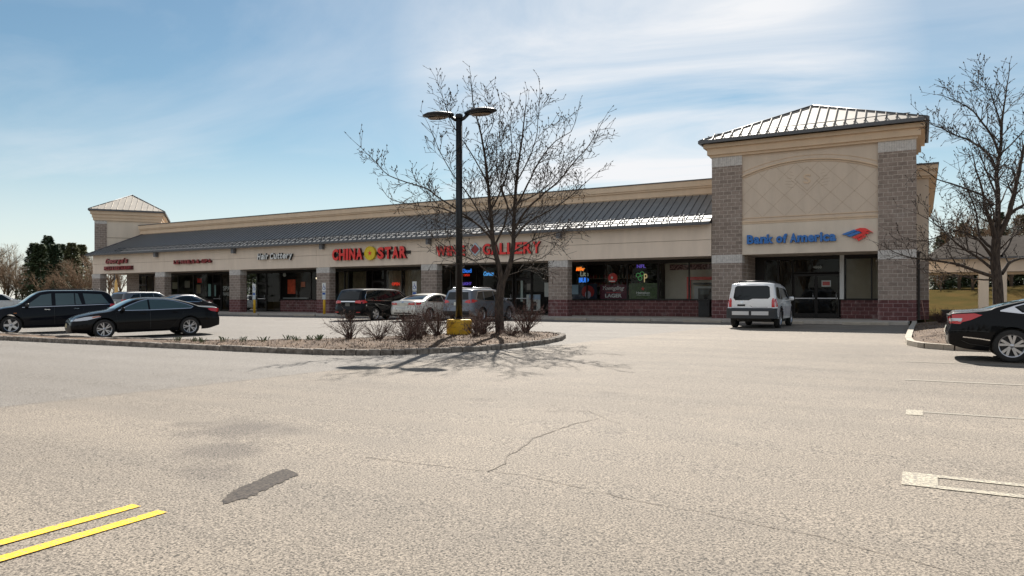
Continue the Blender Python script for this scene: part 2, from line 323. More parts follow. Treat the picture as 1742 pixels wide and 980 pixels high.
def gz(y):
    pts = [(-80,-1.35),(0,-.6),(17,-.36),(29.4,-.15),(36.2,-.13),(75,-.13),(84,.5),(100,1.5),(120,2.3),(400,3)]
    if y <= pts[0][0]: return pts[0][1]
    for (a, b), (c, d) in zip(pts, pts[1:]):
        if y <= c: return b + (d-b)*(y-a)/(c-a)
    return pts[-1][1]

def gzx(x, y):
    if y <= 75: return gz(y)
    k = max(0, min(1, (x+25)/20)); return -.13 + (gz(y)+.13)*k
# ------------------------------------------------------------------ ground, lot, sidewalk
g = MB(); ys = [-400,-80,0,17,29.4,36.2,60,75,80,85,90,96,103,110,160,260,400,900]; xs = [-900,-300,-150,-100,-60,-25,-15,-5,10,25,60,150,900]
for y in ys:
    for x in xs: g.v.append((x, y, gzx(x, y) - (.06 if y < 76 or x < -20 else 0) + (.5*math.sin(x*.09)+.4 if y > 95 and x > -20 else 0)))
for j in range(len(ys)-1):
    for i in range(len(xs)-1):
        n = len(xs); g.f.append((j*n+i, j*n+i+1, (j+1)*n+i+1, (j+1)*n+i)); g.m.append(0); g.sm.append(True)
tag(g.build('ground', M['grass']), kind='structure')

lot = MB()
def strip(mb, x0, x1, ylist, dz=0, m=0):
    b = len(mb.v)
    for y in ylist: mb.v += [(x0, y, gz(y)+dz), (x1, y, gz(y)+dz)]
    for j in range(len(ylist)-1): mb.f.append((b+2*j, b+2*j+1, b+2*j+3, b+2*j+2)); mb.m.append(m); mb.sm.append(False)
strip(lot, -96, 60, [-60, 0, 17, 29.4, 35.9]); strip(lot, 3.2, 60, [35.9, 36.2, 75]); strip(lot, -96, -70, [35.9, 36.2, 64])
def ribbon(mb, pts, w, dz=.004, m=1, jit=0, seed=1):
    rnd = random.Random(seed); P = []
    for (a, b) in zip(pts, pts[1:]):
        k = max(1, int(math.dist(a, b)/.09))
        for i in range(k): t = i/k; P.append((a[0]+(b[0]-a[0])*t + rnd.uniform(-jit, jit), a[1]+(b[1]-a[1])*t + rnd.uniform(-jit, jit)))
    P.append(pts[-1]); vs = []
    for i, p in enumerate(P):
        q = P[min(i+1, len(P)-1)]; o = P[max(i-1, 0)]; dx, dy = q[0]-o[0], q[1]-o[1]; l = math.hypot(dx, dy) or 1
        ww = w*rnd.uniform(.25, 1.0) if jit else w; nx, ny = -dy/l*ww/2, dx/l*ww/2
        vs += [(p[0]-nx, p[1]-ny, gz(p[1]-ny)+dz), (p[0]+nx, p[1]+ny, gz(p[1]+ny)+dz)]
    mb.add(vs, [(2*i, 2*i+2, 2*i+3, 2*i+1) for i in range(len(P)-1)], m)
ribbon(lot, [(-20, -1.5), (-11.3, 5.32), (-10.75, 8.3), (-10.42, 10.74), (-10.1, 13.2)], .02, jit=.012, seed=2)
ribbon(lot, [(-4.66, 5.37), (-4.0, 5.4), (-3.32, 5.46), (-2.99, 5.48), (-2.43, 5.36), (-1.91, 5.22), (-1.34, 5.17), (-1.08, 5.11), (-.55, 5.01), (.3, 4.7)], .010, jit=.012, seed=3)
ribbon(lot, [(-3.32, 5.46), (-3.32, 5.68), (-3.48, 6.11), (-3.53, 6.46), (-3.64, 6.87), (-3.64, 7.23), (-3.58, 7.98), (-3.48, 8.35)], .018, jit=.02, seed=4)
ribbon(lot, [(-4.3, 8.52), (-3.83, 8.81), (-3.41, 8.38), (-3.09, 8.07)], .012, jit=.02, seed=5)
tag(lot.build('parking_lot', [M['asphalt'], M['crack']]), kind='structure')
for k, (yy0, yy1, xx) in enumerate([(-3, 3.34, -5.13), (-3, 3.34, -4.82)]):
    a = MB(); strip(a, xx-.055, xx+.055, [yy0, yy1], .006); tag(a.build('road_marking', M['wornyellow']), kind='structure')
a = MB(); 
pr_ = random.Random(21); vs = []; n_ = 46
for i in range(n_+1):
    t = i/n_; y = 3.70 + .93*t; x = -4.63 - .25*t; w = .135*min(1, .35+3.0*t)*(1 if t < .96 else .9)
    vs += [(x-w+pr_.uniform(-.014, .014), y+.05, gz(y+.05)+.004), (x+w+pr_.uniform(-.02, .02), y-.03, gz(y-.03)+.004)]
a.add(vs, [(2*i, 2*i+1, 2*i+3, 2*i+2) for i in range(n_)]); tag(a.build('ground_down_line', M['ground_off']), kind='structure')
for yy in (7.08, 6.70): a = MB(); strip(a, .12, 8, [yy-.05, yy+.05], .006); tag(a.build('road_marking', M['wornwhite']), kind='structure')
a = MB(); strip(a, -.14, .12, [6.66, 7.13], .006); tag(a.build('road_marking', M['wornwhite']), kind='structure')
a = MB(); strip(a, -.17, .02, [10.35, 10.78], .006); tag(a.build('road_marking', M['wornwhite']), kind='structure')
a = MB(); strip(a, .03, 8, [10.62, 10.70], .005); tag(a.build('road_marking', M['wornfaint']), kind='structure')
a = MB(); strip(a, -.25, 8, [14.22, 14.34], .006); tag(a.build('road_marking', M['wornfaint']), kind='structure')
a = MB(); strip(a, -.28, 5, [17.7, 17.8], .006); tag(a.build('road_marking', M['wornfaint']), kind='structure')
for xa in (-4.5, -3.85, -3.2):
    a = MB(); ribbon(a, [(xa, 31.6), (xa+1.1, 35.2)], .12, .006, 0); tag(a.build('road_marking', M['wornwhite']), kind='structure')
for xa in (-12.3, -11.6): a = MB(); ribbon(a, [(xa, 32.2), (xa+.9, 35.2)], .12, .006, 0); tag(a.build('road_marking', M['wornwhite']), kind='structure')

sw = MB(); sw.box(-72, -.5, 35.9, 41.0, -.4, 0)
x = -71.0
while x < -1: sw.box(x, x+.012, 35.9, 41.0, -.001, .001, 1); x += 1.5
tag(sw.build('sidewalk', [M['concrete'], M['joint']]), kind='structure')

# island with granite block kerb
FR = [(-72, 13.1), (-45, 13.12), (-28, 13.15), (-20, 13.35), (-15.2, 13.5), (-13.4, 13.62), (-12.44, 13.85), (-11.7, 14.3), (-11.1, 14.9), (-10.4, 15.85), (-9.95, 16.9), (-9.75, 18.0), (-9.72, 19.2), (-9.85, 20.4), (-10.3, 21.6), (-11.0, 22.4), (-11.9, 22.6),
      (-12.8, 22.2), (-13.7, 21.0), (-14.5, 19.2), (-15.6, 17.2), (-17.2, 15.7), (-19.5, 14.75), (-23.5, 14.25), (-45, 14.2), (-72, 14.2)]
def resample(P, step):
    out_ = []; acc = 0; last = P[0]; out_.append(last)
    for a, b in zip(P, P[1:]):
        L_ = math.dist(a, b); t = step - acc
        while t <= L_:
            out_.append((a[0]+(b[0]-a[0])*t/L_, a[1]+(b[1]-a[1])*t/L_)); t += step
        acc = L_ - (t - step)
    return out_
kb = MB(); rr = random.Random(4); pts = resample(FR, .30)
for a, b in zip(pts, pts[1:]):
    if a[0] < -60: continue
    dx, dy = b[0]-a[0], b[1]-a[1]; l = math.hypot(dx, dy); ux, uy = dx/l, dy/l; cx, cy = (a[0]+b[0])/2, (a[1]+b[1])/2
    h = .135 + rr.uniform(-.012, .012); z = gz(cy); hl = l/2 - .008; o = rr.uniform(-.012, .012); cx += -uy*o; cy += ux*o
    w = .10; bev = .018; vs = []
    for zz, ins in ((-.1, 0), (h-bev, 0), (h, bev)):
        for sx, sy in ((-1,-1),(1,-1),(1,1),(-1,1)):
            px, py = (hl-ins)*sx, (w-ins)*sy; vs.append((cx+ux*px-uy*py, cy+uy*px+ux*py, z+zz))
    kb.add(vs, [(0,1,5,4),(1,2,6,5),(2,3,7,6),(3,0,4,7),(4,5,9,8),(5,6,10,9),(6,7,11,10),(7,4,8,11),(8,9,10,11)])
tag(kb.build('island_kerb', M['granite']), kind='structure')
def inside(p, poly):
    c = False
    for (x1, y1), (x2, y2) in zip(poly, poly[1:]+poly[:1]):
        if (y1 > p[1]) != (y2 > p[1]) and p[0] < (x2-x1)*(p[1]-y1)/(y2-y1)+x1: c = not c
    return c
def dist_poly(p, poly):
    d = 1e9
    for a, b in zip(poly, poly[1:]+poly[:1]):
        vx, vy = b[0]-a[0], b[1]-a[1]; t = max(0, min(1, ((p[0]-a[0])*vx+(p[1]-a[1])*vy)/(vx*vx+vy*vy))); d = min(d, math.hypot(p[0]-a[0]-vx*t, p[1]-a[1]-vy*t))
    return d
def mound_z(x, y, poly, hgt): return gz(y) + .09 + hgt*min(1, dist_poly((x, y), poly)/1.3) + .02*math.sin(x*3.1)*math.sin(y*2.3)
def mound(name, poly, hgt, m, step=.3):
    bm = bmesh.new(); f = bm.faces.new([bm.verts.new((x, y, 0)) for x, y in poly])
    x0, x1 = min(p[0] for p in poly), max(p[0] for p in poly); y0, y1 = min(p[1] for p in poly), max(p[1] for p in poly)
    x = x0 + step
    while x < x1: bmesh.ops.bisect_plane(bm, geom=bm.verts[:]+bm.edges[:]+bm.faces[:], plane_co=(x,0,0), plane_no=(1,0,0)); x += step if x > -30 else 2
    y = y0 + step
    while y < y1: bmesh.ops.bisect_plane(bm, geom=bm.verts[:]+bm.edges[:]+bm.faces[:], plane_co=(0,y,0), plane_no=(0,1,0)); y += step
    bmesh.ops.triangulate(bm, faces=bm.faces[:])
    for v in bm.verts: v.co.z = mound_z(v.co.x, v.co.y, poly, hgt)
    me = bpy.data.meshes.new(name); bm.to_mesh(me); bm.free(); me.materials.append(m)
    for p in me.polygons: p.use_smooth = True
    o = bpy.data.objects.new(name, me); C.objects.link(o); return tag(o, kind='structure')
mound('mulch_bed', FR, .12, M['mulch'])
BED = [(-.25, 35.85), (-.30, 30), (-.33, 24), (-.25, 22.6), (.05, 21.75), (.7, 21.3), (2, 21.15), (6.5, 21.15), (7.0, 22), (7.0, 35), (3.1, 37.6), (.35, 37.6)]
mound('mulch_bed', BED, .14, M['mulch'], .5)
kb = MB(); P = [(-.25, 37.8), (-.28, 36.4)] + resample(BED[:8], .25)[1:]
for a, b in zip(P, P[1:]):
    dx, dy = b[0]-a[0], b[1]-a[1]; l = math.hypot(dx, dy); nx, ny = -dy/l*.085, dx/l*.085
    for dz0, dz1 in ((-.1, .145),):
        z0, z1 = gz(a[1]), gz(b[1])
        kb.add([(a[0]-nx,a[1]-ny,z0-.1),(b[0]-nx,b[1]-ny,z1-.1),(b[0]+nx,b[1]+ny,z1-.1),(a[0]+nx,a[1]+ny,z0-.1),(a[0]-nx,a[1]-ny,z0+.14),(b[0]-nx,b[1]-ny,z1+.14),(b[0]+nx,b[1]+ny,z1+.14),(a[0]+nx,a[1]+ny,z0+.14)],
               [(4,5,6,7),(0,1,5,4),(2,3,7,6)])
tag(kb.build('kerb', M['kerbconc']), kind='structure')
# wood chips
ch = MB(); rr = random.Random(8)
chm = [mat('chip_%d' % i, c, .9) for i, c in enumerate([(.16,.10,.06), (.07,.042,.028), (.28,.19,.12), (.035,.022,.015)])]
cnt = 0
while cnt < 9000:
    if cnt % 4: x, y = rr.uniform(-20, -9.7), rr.uniform(13.2, 22.7); poly, hg = FR, .12
    else: x, y = rr.uniform(-.3, 5), rr.uniform(21.2, 34); poly, hg = BED, .14
    if not inside((x, y), poly): continue
    z = mound_z(x, y, poly, hg) + .012; a = rr.uniform(0, 6.28); l, w = rr.uniform(.015, .04), rr.uniform(.004, .010); t = rr.uniform(-.02, .03)
    ux, uy = math.cos(a), math.sin(a)
    ch.add([(x-ux*l-uy*w, y-uy*l+ux*w, z-t), (x-ux*l+uy*w, y-uy*l-ux*w, z-t), (x+ux*l+uy*w, y+uy*l-ux*w, z+t+.01), (x+ux*l-uy*w, y+uy*l+ux*w, z+t+.01)], [(0,1,2,3)], rr.randrange(4)); cnt += 1
tag(ch.build('wood_chips', chm), 'brown wood chips scattered over the planting beds', 'mulch', kind='stuff')
# ------------------------------------------------------------------ the retail building
PIERS = [-64.55, -55.45, -46.25, -37.05, -27.78, -18.5]
mall = empty('retail_building', (-36, 41, 0), 0, 'long beige single storey row of shops with grey metal canopy roof and block columns', 'building')
def P(mb, name, ms, parent=mall, label=None, smooth=None):
    """build in world coordinates, then hang under a parent that stands elsewhere"""
    o = mb.build(name, ms, None, smooth)
    if parent:
        o.parent = parent; o.matrix_parent_inverse = parent.matrix_world.inverted() if False else Matrix.Translation(-Vector(parent.location)) if parent.parent is None and parent.type == 'EMPTY' else Matrix.Identity(4)
    if label: o['label'] = label
    return o
# fascia: panels with real joints in front of a backing
a = MB(); a.box(-65.0, -9.57, 38.20, 38.5, 3.28, 4.96, 1)
edges = [-65.0] + [p + s for p in PIERS[1:] for s in (-.62, .62)] + [-9.57]
for x0, x1 in zip(edges, edges[1:]):
    for z0, z1 in ((3.27, 4.115), (4.135, 4.98)): a.box(x0+.006, x1-.006, 38.12, 38.22, z0, z1, 0)
a.box(-65.0, -64.9, 38.51, 46, 3.27, 4.98, 0)
P(a, 'fascia', [M['stucco_main'], M['joint']])
a = MB(); a.box(-64.9, -9.57, 38.51, 41.05, 3.30, 3.36); P(a, 'soffit', M['stucco'])
# block piers: each its own part, with pale cap and maroon base as sub-parts
for px in PIERS:
    a = MB(); a.box(px-.62, px+.62, 38.15, 38.75, .98, 2.87); o = P(a, 'pier', M['block'])
    a = MB(); a.box(px-.625, px+.625, 38.145, 38.755, 2.87, 3.268); c = a.build('pier_cap', M['capblock']); c.parent = o
    a = MB(); a.box(px-.625, px+.625, 38.145, 38.755, 0, .98); c = a.build('pier_base', M['maroon']); c.parent = o
# canopy roof with standing seams
RY0, RY1, RZ0, RZ1 = 37.72, 40.97, 5.02, 6.90
def rz(y): return RZ0 + (RZ1-RZ0)*(y-RY0)/(RY1-RY0)
a = MB()
a.add([(-65.3, RY0, RZ0), (-9.57, RY0, RZ0), (-9.57, RY1, RZ1), (-62.05, RY1, RZ1)], [(0,1,2,3)])
a.add([(-65.3, RY0, RZ0), (-62.05, RY1, RZ1), (-62.05, 47, RZ1), (-65.3, 47, RZ0)], [(0,1,2,3)])
a.box(-65.3, -9.57, RY0-.10, RY0+.02, RZ0-.13, RZ0-.005, 1); a.box(-65.4, -65.28, RY0-.10, 47, RZ0-.13, RZ0-.005, 1)
a.box(-65.2, -9.57, RY0+.02, 38.5, RZ0-.05, RZ0-.02, 1)
x = -65.1
dv = Vector((0, RY1-RY0, RZ1-RZ0)); dn = dv.normalized(); up = Vector((0, -dn.z, dn.y))
while x < -9.7:
    y1 = RY1 if x > -62.05 else RY0 + (x+65.3)
    c = (Vector((x, RY0, RZ0)) + Vector((x, y1, rz(y1))))/2 + up*.025; h = (y1-RY0)/2/dn.y
    if h > .05: a.obox(c - up*.006, (.012,0,0), dn*h, up*.020, 2)
    x += .42
for y in (40.0,): pass
a.tube([(-65.3, RY0, RZ0+.02), (-62.05, RY1, RZ1+.03)], .05, 6, 1)
P(a, 'canopy_roof', [M['roofmetal'], M['flash'], M['flash']])
# snow rails: two bars on small brackets along the eave
a = MB()
for t in (.42, .78):
    p0 = Vector((-61.5, RY0, RZ0)) + dn*t + up*.10; p1 = Vector((-9.6, RY0, RZ0)) + dn*t + up*.10
    a.tube([p0, p1], .022, 5)
    x = -61.5
    while x < -9.7: a.obox(Vector((x, RY0, RZ0)) + dn*t + up*.06, (.02,0,0), dn*.05, up*.055); x += .84
P(a, 'snow_rail', M['flash'])
# parapet
a = MB(); xl, xr = -62.55, -9.2
a.box(xl, xr, 41.02, 41.3, 6.7, 7.32); a.box(xl, xr, 40.94, 41.3, 7.32, 7.42); a.box(xl, xr, 40.88, 41.3, 7.42, 7.74)
a.box(xl, xr, 40.97, 41.3, 6.96, 6.99)
a.box(xl-.02, xr, 40.84, 41.34, 7.74, 7.80, 1)
P(a, 'parapet', [M['trim'], M['flash']])
a = MB(); a.box(xl, .3, 41.3, 62, 7.1, 7.2, 1); a.box(xl, .33, 61.7, 62, -.1, 7.5); a.box(xl-.3, xl, 41.3, 62, 3.3, 7.7); a.box(-64.6, xl, 41.3, 62, -.1, 3.3)
P(a, 'rear_wall', [M['stucco'], M['flash']])
# interior shells of the shops
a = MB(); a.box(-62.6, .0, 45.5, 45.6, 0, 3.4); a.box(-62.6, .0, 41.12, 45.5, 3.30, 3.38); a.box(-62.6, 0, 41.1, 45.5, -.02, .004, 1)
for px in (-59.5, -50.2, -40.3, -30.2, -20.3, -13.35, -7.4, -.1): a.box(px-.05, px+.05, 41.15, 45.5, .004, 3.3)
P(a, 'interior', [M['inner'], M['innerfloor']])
# shop front wall: header, bulkheads
a = MB()
for x0, x1 in ((-64.5, -62.6), (-60.45, -58.4)): a = MB(); a.box(x0, x1, 41.0, 41.3, 0, 3.3); P(a, 'front_wall', M['block'])
a = MB(); a.box(-62.6, -9.0, 40.96, 41.1, 3.12, 3.30); P(a, 'window_header', M['bronze'])
BULK = [(-58.4, -52.4), (-44.3, -37.6), (-20.35, -9.0)]
for x0, x1 in BULK:
    a = MB(); a.box(x0, x1, 40.92, 41.12, 0, .93); o = P(a, 'bulkhead', M['maroon']); a = MB(); a.box(x0-.02, x1+.02, 40.87, 41.14, .93, .975); c = a.build('sill', M['bronze']); c.parent = o
def window(x0, x1, z0, z1, parent, y=41.0, name='window'):
    """frame with a pane in it"""
    f = MB(); w = .035
    f.box(x0, x0+w, y-.06, y+.04, z0, z1); f.box(x1-w, x1, y-.06, y+.04, z0, z1); f.box(x0+w, x1-w, y-.06, y+.04, z0, z0+w); f.box(x0+w, x1-w, y-.06, y+.04, z1-w, z1)
    o = P(f, name, M['bronze'], parent); g_ = MB(); g_.add([(x0+w, y-.008, z0+w), (x1-w, y-.008, z0+w), (x1-w, y-.008, z1-w), (x0+w, y-.008, z1-w)], [(0,1,2,3)]); c = g_.build('pane', M['glass']); c.parent = o
    return o
def door(x0, x1, parent, y=41.0, z1=2.32, rail=True):
    f = MB(); w = .06
    f.box(x0, x0+w, y-.05, y+.03, 0.01, z1); f.box(x1-w, x1, y-.05, y+.03, .01, z1); f.box(x0+w, x1-w, y-.05, y+.03, .01, .26); f.box(x0+w, x1-w, y-.05, y+.03, z1-.1, z1)
    o = P(f, 'door', M['bronze'], parent); g_ = MB(); g_.add([(x0+w, y-.008, .26), (x1-w, y-.008, .26), (x1-w, y-.008, z1-.1), (x0+w, y-.008, z1-.1)], [(0,1,2,3)]); c = g_.build('pane', M['glass']); c.parent = o
    h = MB(); h.tube([(x1-.13, y-.11, .95), (x1-.13, y-.11, 1.35)], .014, 6); h.tube([(x1-.13, y-.11, 1.0), (x1-.13, y-.04, 1.0)], .012, 5); h.tube([(x1-.13, y-.11, 1.3), (x1-.13, y-.04, 1.3)], .012, 5)
    h.box(x0+w, x1-w, y-.075, y-.05, 1.02, 1.07)
    c = h.build('handle', M['alloy']); c.parent = o
    return o
# first shop (west end)
door(-62.55, -61.55, mall); window(-61.5, -60.5, 0.02, 3.12, mall); window(-62.55, -61.55, 2.36, 3.12, mall)
for x0, x1 in ((-58.35, -56.97), (-56.97, -54.9), (-54.9, -52.4)): window(x0, x1, .98, 3.12, mall)
door(-52.35, -51.35, mall); window(-52.35, -51.35, 2.36, 3.12, mall)
for x0, x1 in ((-51.3, -48.3), (-48.3, -47.0)): window(x0, x1, .02, 3.12, mall)
door(-46.95, -45.95, mall); window(-46.95, -45.95, 2.36, 3.12, mall); window(-45.9, -44.32, .02, 3.12, mall)
for x0, x1 in ((-44.28, -41.02), (-41.02, -37.6)): window(x0, x1, .98, 3.12, mall)
for x0, x1 in ((-38.6+1.02, -37.2), (-37.2, -35.45), (-35.45, -34.9)): window(x0, x1, .02, 3.12, mall)
door(-34.88, -33.75, mall); window(-34.88, -33.75, 2.36, 3.12, mall)
for x0, x1 in ((-33.7, -32.2), (-32.2, -30.4), (-30.3, -28.0), (-28.0, -25.9), (-25.9, -24.3)): window(x0, x1, .02, 3.12, mall)
door(-24.25, -23.1, mall); window(-24.25, -23.1, 2.36, 3.12, mall); door(-22.9, -21.75, mall); window(-22.9, -21.75, 2.36, 3.12, mall); window(-21.7, -20.4, .02, 3.12, mall)
for x0, x1 in ((-20.35, -17.9), (-17.9, -15.27), (-15.27, -13.38), (-13.38, -11.55), (-11.55, -9.0)): window(x0, x1, .98, 3.12, mall)

# ------------------------------------------------------------------ west corner tower, turned to the corner
tw = empty('corner_tower', (-65.45, 38.0, 0), R(52), 'small beige tower with a pale hipped metal roof at the far west corner', 'tower')
LX, LY, ET = 6.2, 9.0, .45
a = MB(); a.box(ET, LX-ET, ET, LY-ET, 5.2, 8.4); a.build('wall', M['stucco2'], tw)
a = MB()
a.box(ET-.03, LX-ET+.03, ET-.03, LY-ET+.03, 6.62, 6.66); a.build('wall_joint', M['joint'], tw)
a = MB(); a.box(ET-.04, ET+.95, ET-.04, ET+.6, 4.0, 7.9); o = a.build('pier', M['block'], tw); a = MB(); a.box(ET-.045, ET+.955, ET-.045, ET+.605, 7.9, 8.4); a.build('pier_cap', M['capblock'], o)
a = MB()
for k, (z0, z1, e) in enumerate([(8.2, 8.45, .30), (8.45, 8.75, .22), (8.75, 9.06, .10)]): a.box(e, LX-e, e, LY-e, z0, z1)
a.build('cornice', M['trim'], tw)
def hip(w, d, z0, ax, ay, az, spacing, tower, roofm, seamw=.016, rail=True):
    a = MB(); q = [(0,0,z0), (w,0,z0), (w,d,z0), (0,d,z0), (ax,ay,az)]
    a.add(q, [(0,1,4), (1,2,4), (2,3,4), (3,0,4)])
    a.box(-.06, w+.06, -.06, .03, z0-.16, z0-.004, 1); a.box(-.06, w+.06, d-.03, d+.06, z0-.16, z0-.004, 1); a.box(-.06, .03, .03, d-.03, z0-.16, z0-.004, 1); a.box(w-.03, w+.06, .03, d-.03, z0-.16, z0-.004, 1)
    for c in range(4):
        p, e = Vector(q[c]), Vector(q[4]); a.tube([p, e + Vector((0,0,.03))], .045, 6, 1)
    apex = Vector(q[4])
    for c in range(4):
        p0, p1 = Vector(q[c]), Vector(q[(c+1) % 4]); L_ = (p1-p0).length; u = (p1-p0)/L_; tt = (apex-p0).dot(u); foot = p0 + u*tt; s_ = (apex-foot); H_ = s_.length; s_ /= H_; n_ = u.cross(s_); n_ = n_ if n_.z > 0 else -n_
        t = spacing*.5
        while t < L_:
            hh = H_*(t/tt if t < tt else (L_-t)/(L_-tt))
            if hh > .1: a.obox(p0 + u*t + s_*hh/2 + n_*.02, u*seamw, s_*hh/2, n_*.03, 0)
            t += spacing
        if rail:
            t0, t1 = .45/H_*tt, L_ - .45/H_*(L_-tt)
            a.tube([p0+u*t0+s_*.45+n_*.10, p0+u*t1+s_*.45+n_*.10], .02, 5, 1)
            t = t0
            while t < t1: a.obox(p0+u*t+s_*.45+n_*.06, u*.018, s_*.04, n_*.055, 1); t += spacing
    a.build('roof', [roofm, M['flash']], tower)
hip(LX, LY, 9.2, LX/2, LY/2, 11.15, .5, tw, M['roofpale'], .012, False)

# ------------------------------------------------------------------ bank
bank = empty('bank_building', (-9.55, 38.15, 0), 0, 'tall beige bank front with block pilasters, arched relief panel and hipped metal roof', 'building')
BX = lambda x: x + 9.55
BY = lambda y: y - 38.15
def B(mb, name, ms, parent=bank):
    o = mb.build(name, ms); o.parent = parent; return o
class BB(MB):
    def wbox(s, x0, x1, y0, y1, z0, z1, m=0): return s.box(BX(x0), BX(x1), BY(y0), BY(y1), z0, z1, m)
for x0, x1 in ((-9.55, -8.02), (-1.77, -.20)):
    y1 = 41.3 if x0 < -5 else 41.3
    a = BB(); a.wbox(x0, x1, 38.15, 38.9, .96, 2.87); a.wbox(x0, x1, 38.15, 41.3 if x0 > -5 else 38.9, 3.30, 7.90); o = B(a, 'pier', M['block'])
    for z0, z1 in ((2.87, 3.30), (7.90, 8.40)): a = BB(); a.wbox(x0-.006, x1+.006, 38.14, 38.92, z0, z1); B(a, 'pier_cap', M['capblock'], o)
    a = BB(); a.wbox(x0-.006, x1+.006, 38.14, 38.92, 0, .96); B(a, 'pier_base', M['maroon'], o)
a = BB(); a.wbox(-8.02, -1.77, 38.24, 38.5, 3.28, 8.40); a.wbox(-8.02, -1.77, 38.24, 41.0, 3.285, 3.34)
a.wbox(-9.5, -9.0, 38.9, 48, 3.3, 8.4); a.wbox(-.75, -.25, 38.92, 48, 3.3, 8.4); a.wbox(-9.0, -.75, 47.6, 48, 3.3, 8.4); B(a, 'tower_wall', M['stucco'])
a = BB(); a.wbox(-8.02, -1.77, 38.20, 38.24, 3.285, 4.84); B(a, 'sign_band', M['stucco2'])
a = BB(); a.wbox(-8.02, -1.77, 38.15, 38.24, 4.93, 5.0); a.wbox(-8.02, -1.77, 38.18, 38.24, 4.84, 4.93); a.wbox(-8.02, -1.77, 38.20, 38.24, 5.14, 5.17)
# arch moulding
cx, half, zs, zp = -4.9, 3.12, 7.28, 7.88; rad = (half**2 + (zp-zs)**2)/(2*(zp-zs)); zc = zp - rad
def arch_band(mb, r0, r1, y0, y1, m=0):
    n = 40; th = math.asin(half/rad)
    vs = []
    for i in range(n+1):
        t = -th + 2*th*i/n
        for r_, yy in ((r0, y0), (r1, y0), (r1, y1), (r0, y1)): vs.append((BX(max(-8.02, min(-1.77, cx + r_*math.sin(t)))), BY(yy), zc + r_*math.cos(t)))
    mb.add(vs, [(4*i+k, 4*i+(k+1)%4, 4*i+4+(k+1)%4, 4*i+4+k) for i in range(n) for k in range(4)], m)
arch_band(a, rad, rad+.055, 38.15, 38.24); arch_band(a, rad-.09, rad-.06, 38.2, 38.24); arch_band(a, rad+.22, rad+.24, 38.21, 38.24)
B(a, 'moulding', M['trim'])
# diamond lattice of scored joints
a = BB()
def arch_z(x): return zc + math.sqrt(max(0, (rad-.1)**2 - (x-cx)**2))
def score(x0, z0, x1, z1, w=.009):
    dx, dz = x1-x0, z1-z0; l = math.hypot(dx, dz); nx, nz = -dz/l*w, dx/l*w
    a.add([(BX(x0-nx), BY(38.234), z0-nz), (BX(x1-nx), BY(38.234), z1-nz), (BX(x1+nx), BY(38.234), z1+nz), (BX(x0+nx), BY(38.234), z0+nz)], [(0,1,2,3)])
for sgn in (1, -1):
    k = -12
    while k < 13:
        xs0 = cx + k*1.06; seg = []; st = 60
        for i in range(st*2+1):
            x = -8.02 + 6.25*i/(st*2); z = 5.17 + sgn*(x-xs0)*.98
            ok = 5.18 < z < arch_z(x) and not (abs(x-cx) + abs(z-6.95) < .50)
            if ok: seg.append((x, z))
            elif len(seg) > 1: score(*seg[0], *seg[-1]); seg = []
            else: seg = []
        if len(seg) > 1: score(*seg[0], *seg[-1])
        k += 1
c_ = [(cx, 6.36), (cx+.58, 6.95), (cx, 7.54), (cx-.58, 6.95)]
for p, q in zip(c_, c_[1:]+c_[:1]): score(*p, *q, .014)
rr = random.Random(3)
for s in (-1, 1):
    for k in range(6):
        z = 6.55 + k*.15; score(cx+s*(.62+.06*(k % 2)), z, cx+s*(.92+.12*math.sin(k)), z+.06, .009)
B(a, 'relief_lattice', M['score'])
letter_s = text_obj('relief_letter', 'S', BX(cx-.17), BX(cx+.17), 6.72, 7.18, BY(38.24), .03, M['trim'], bank, .01)
# cornice stepping out, roof
a = BB()
for z0, z1, e in ((8.40, 8.52, .08), (8.52, 8.86, .20), (8.86, 9.06, .36)): a.wbox(-9.55-e, -.20+e, 38.15-e, 42.4+e, z0, z1)
B(a, 'cornice', M['trim'])
rf = empty('r', (0,0,0)); bpy.data.objects.remove(rf)
class Off: pass
_old = len(bpy.data.objects)
hip(10.3, 5.5, 9.22, 5.15, 2.75, 11.0, .44, bank, M['roofpale'], .016, True)
ro = [o for o in bpy.data.objects if o.name.startswith('roof') and o.parent == bank][0]
ro.location = (BX(-10.03), BY(37.5), 0)
# side wing east of the tower
a = BB(); a.wbox(-.25, .33, 41.3, 62, 2.9, 7.2); B(a, 'side_wall', M['stucco'])
a = BB(); a.wbox(-.25, .335, 41.25, 62, .96, 2.9); B(a, 'side_wall_block', M['block']); a = BB(); a.wbox(-.25, .34, 41.24, 62, 0, .96); B(a, 'side_wall_base', M['maroon'])
a = BB(); a.wbox(-.25, .45, 41.18, 62.1, 7.0, 7.1); a.wbox(-.25, .62, 41.08, 62.2, 7.1, 7.38); a.wbox(-.25, .72, 41.0, 62.3, 7.38, 7.62); a.wbox(-.25, .76, 40.96, 62.3, 7.62, 7.70, 1); B(a, 'side_cornice', [M['trim'], M['flash']])
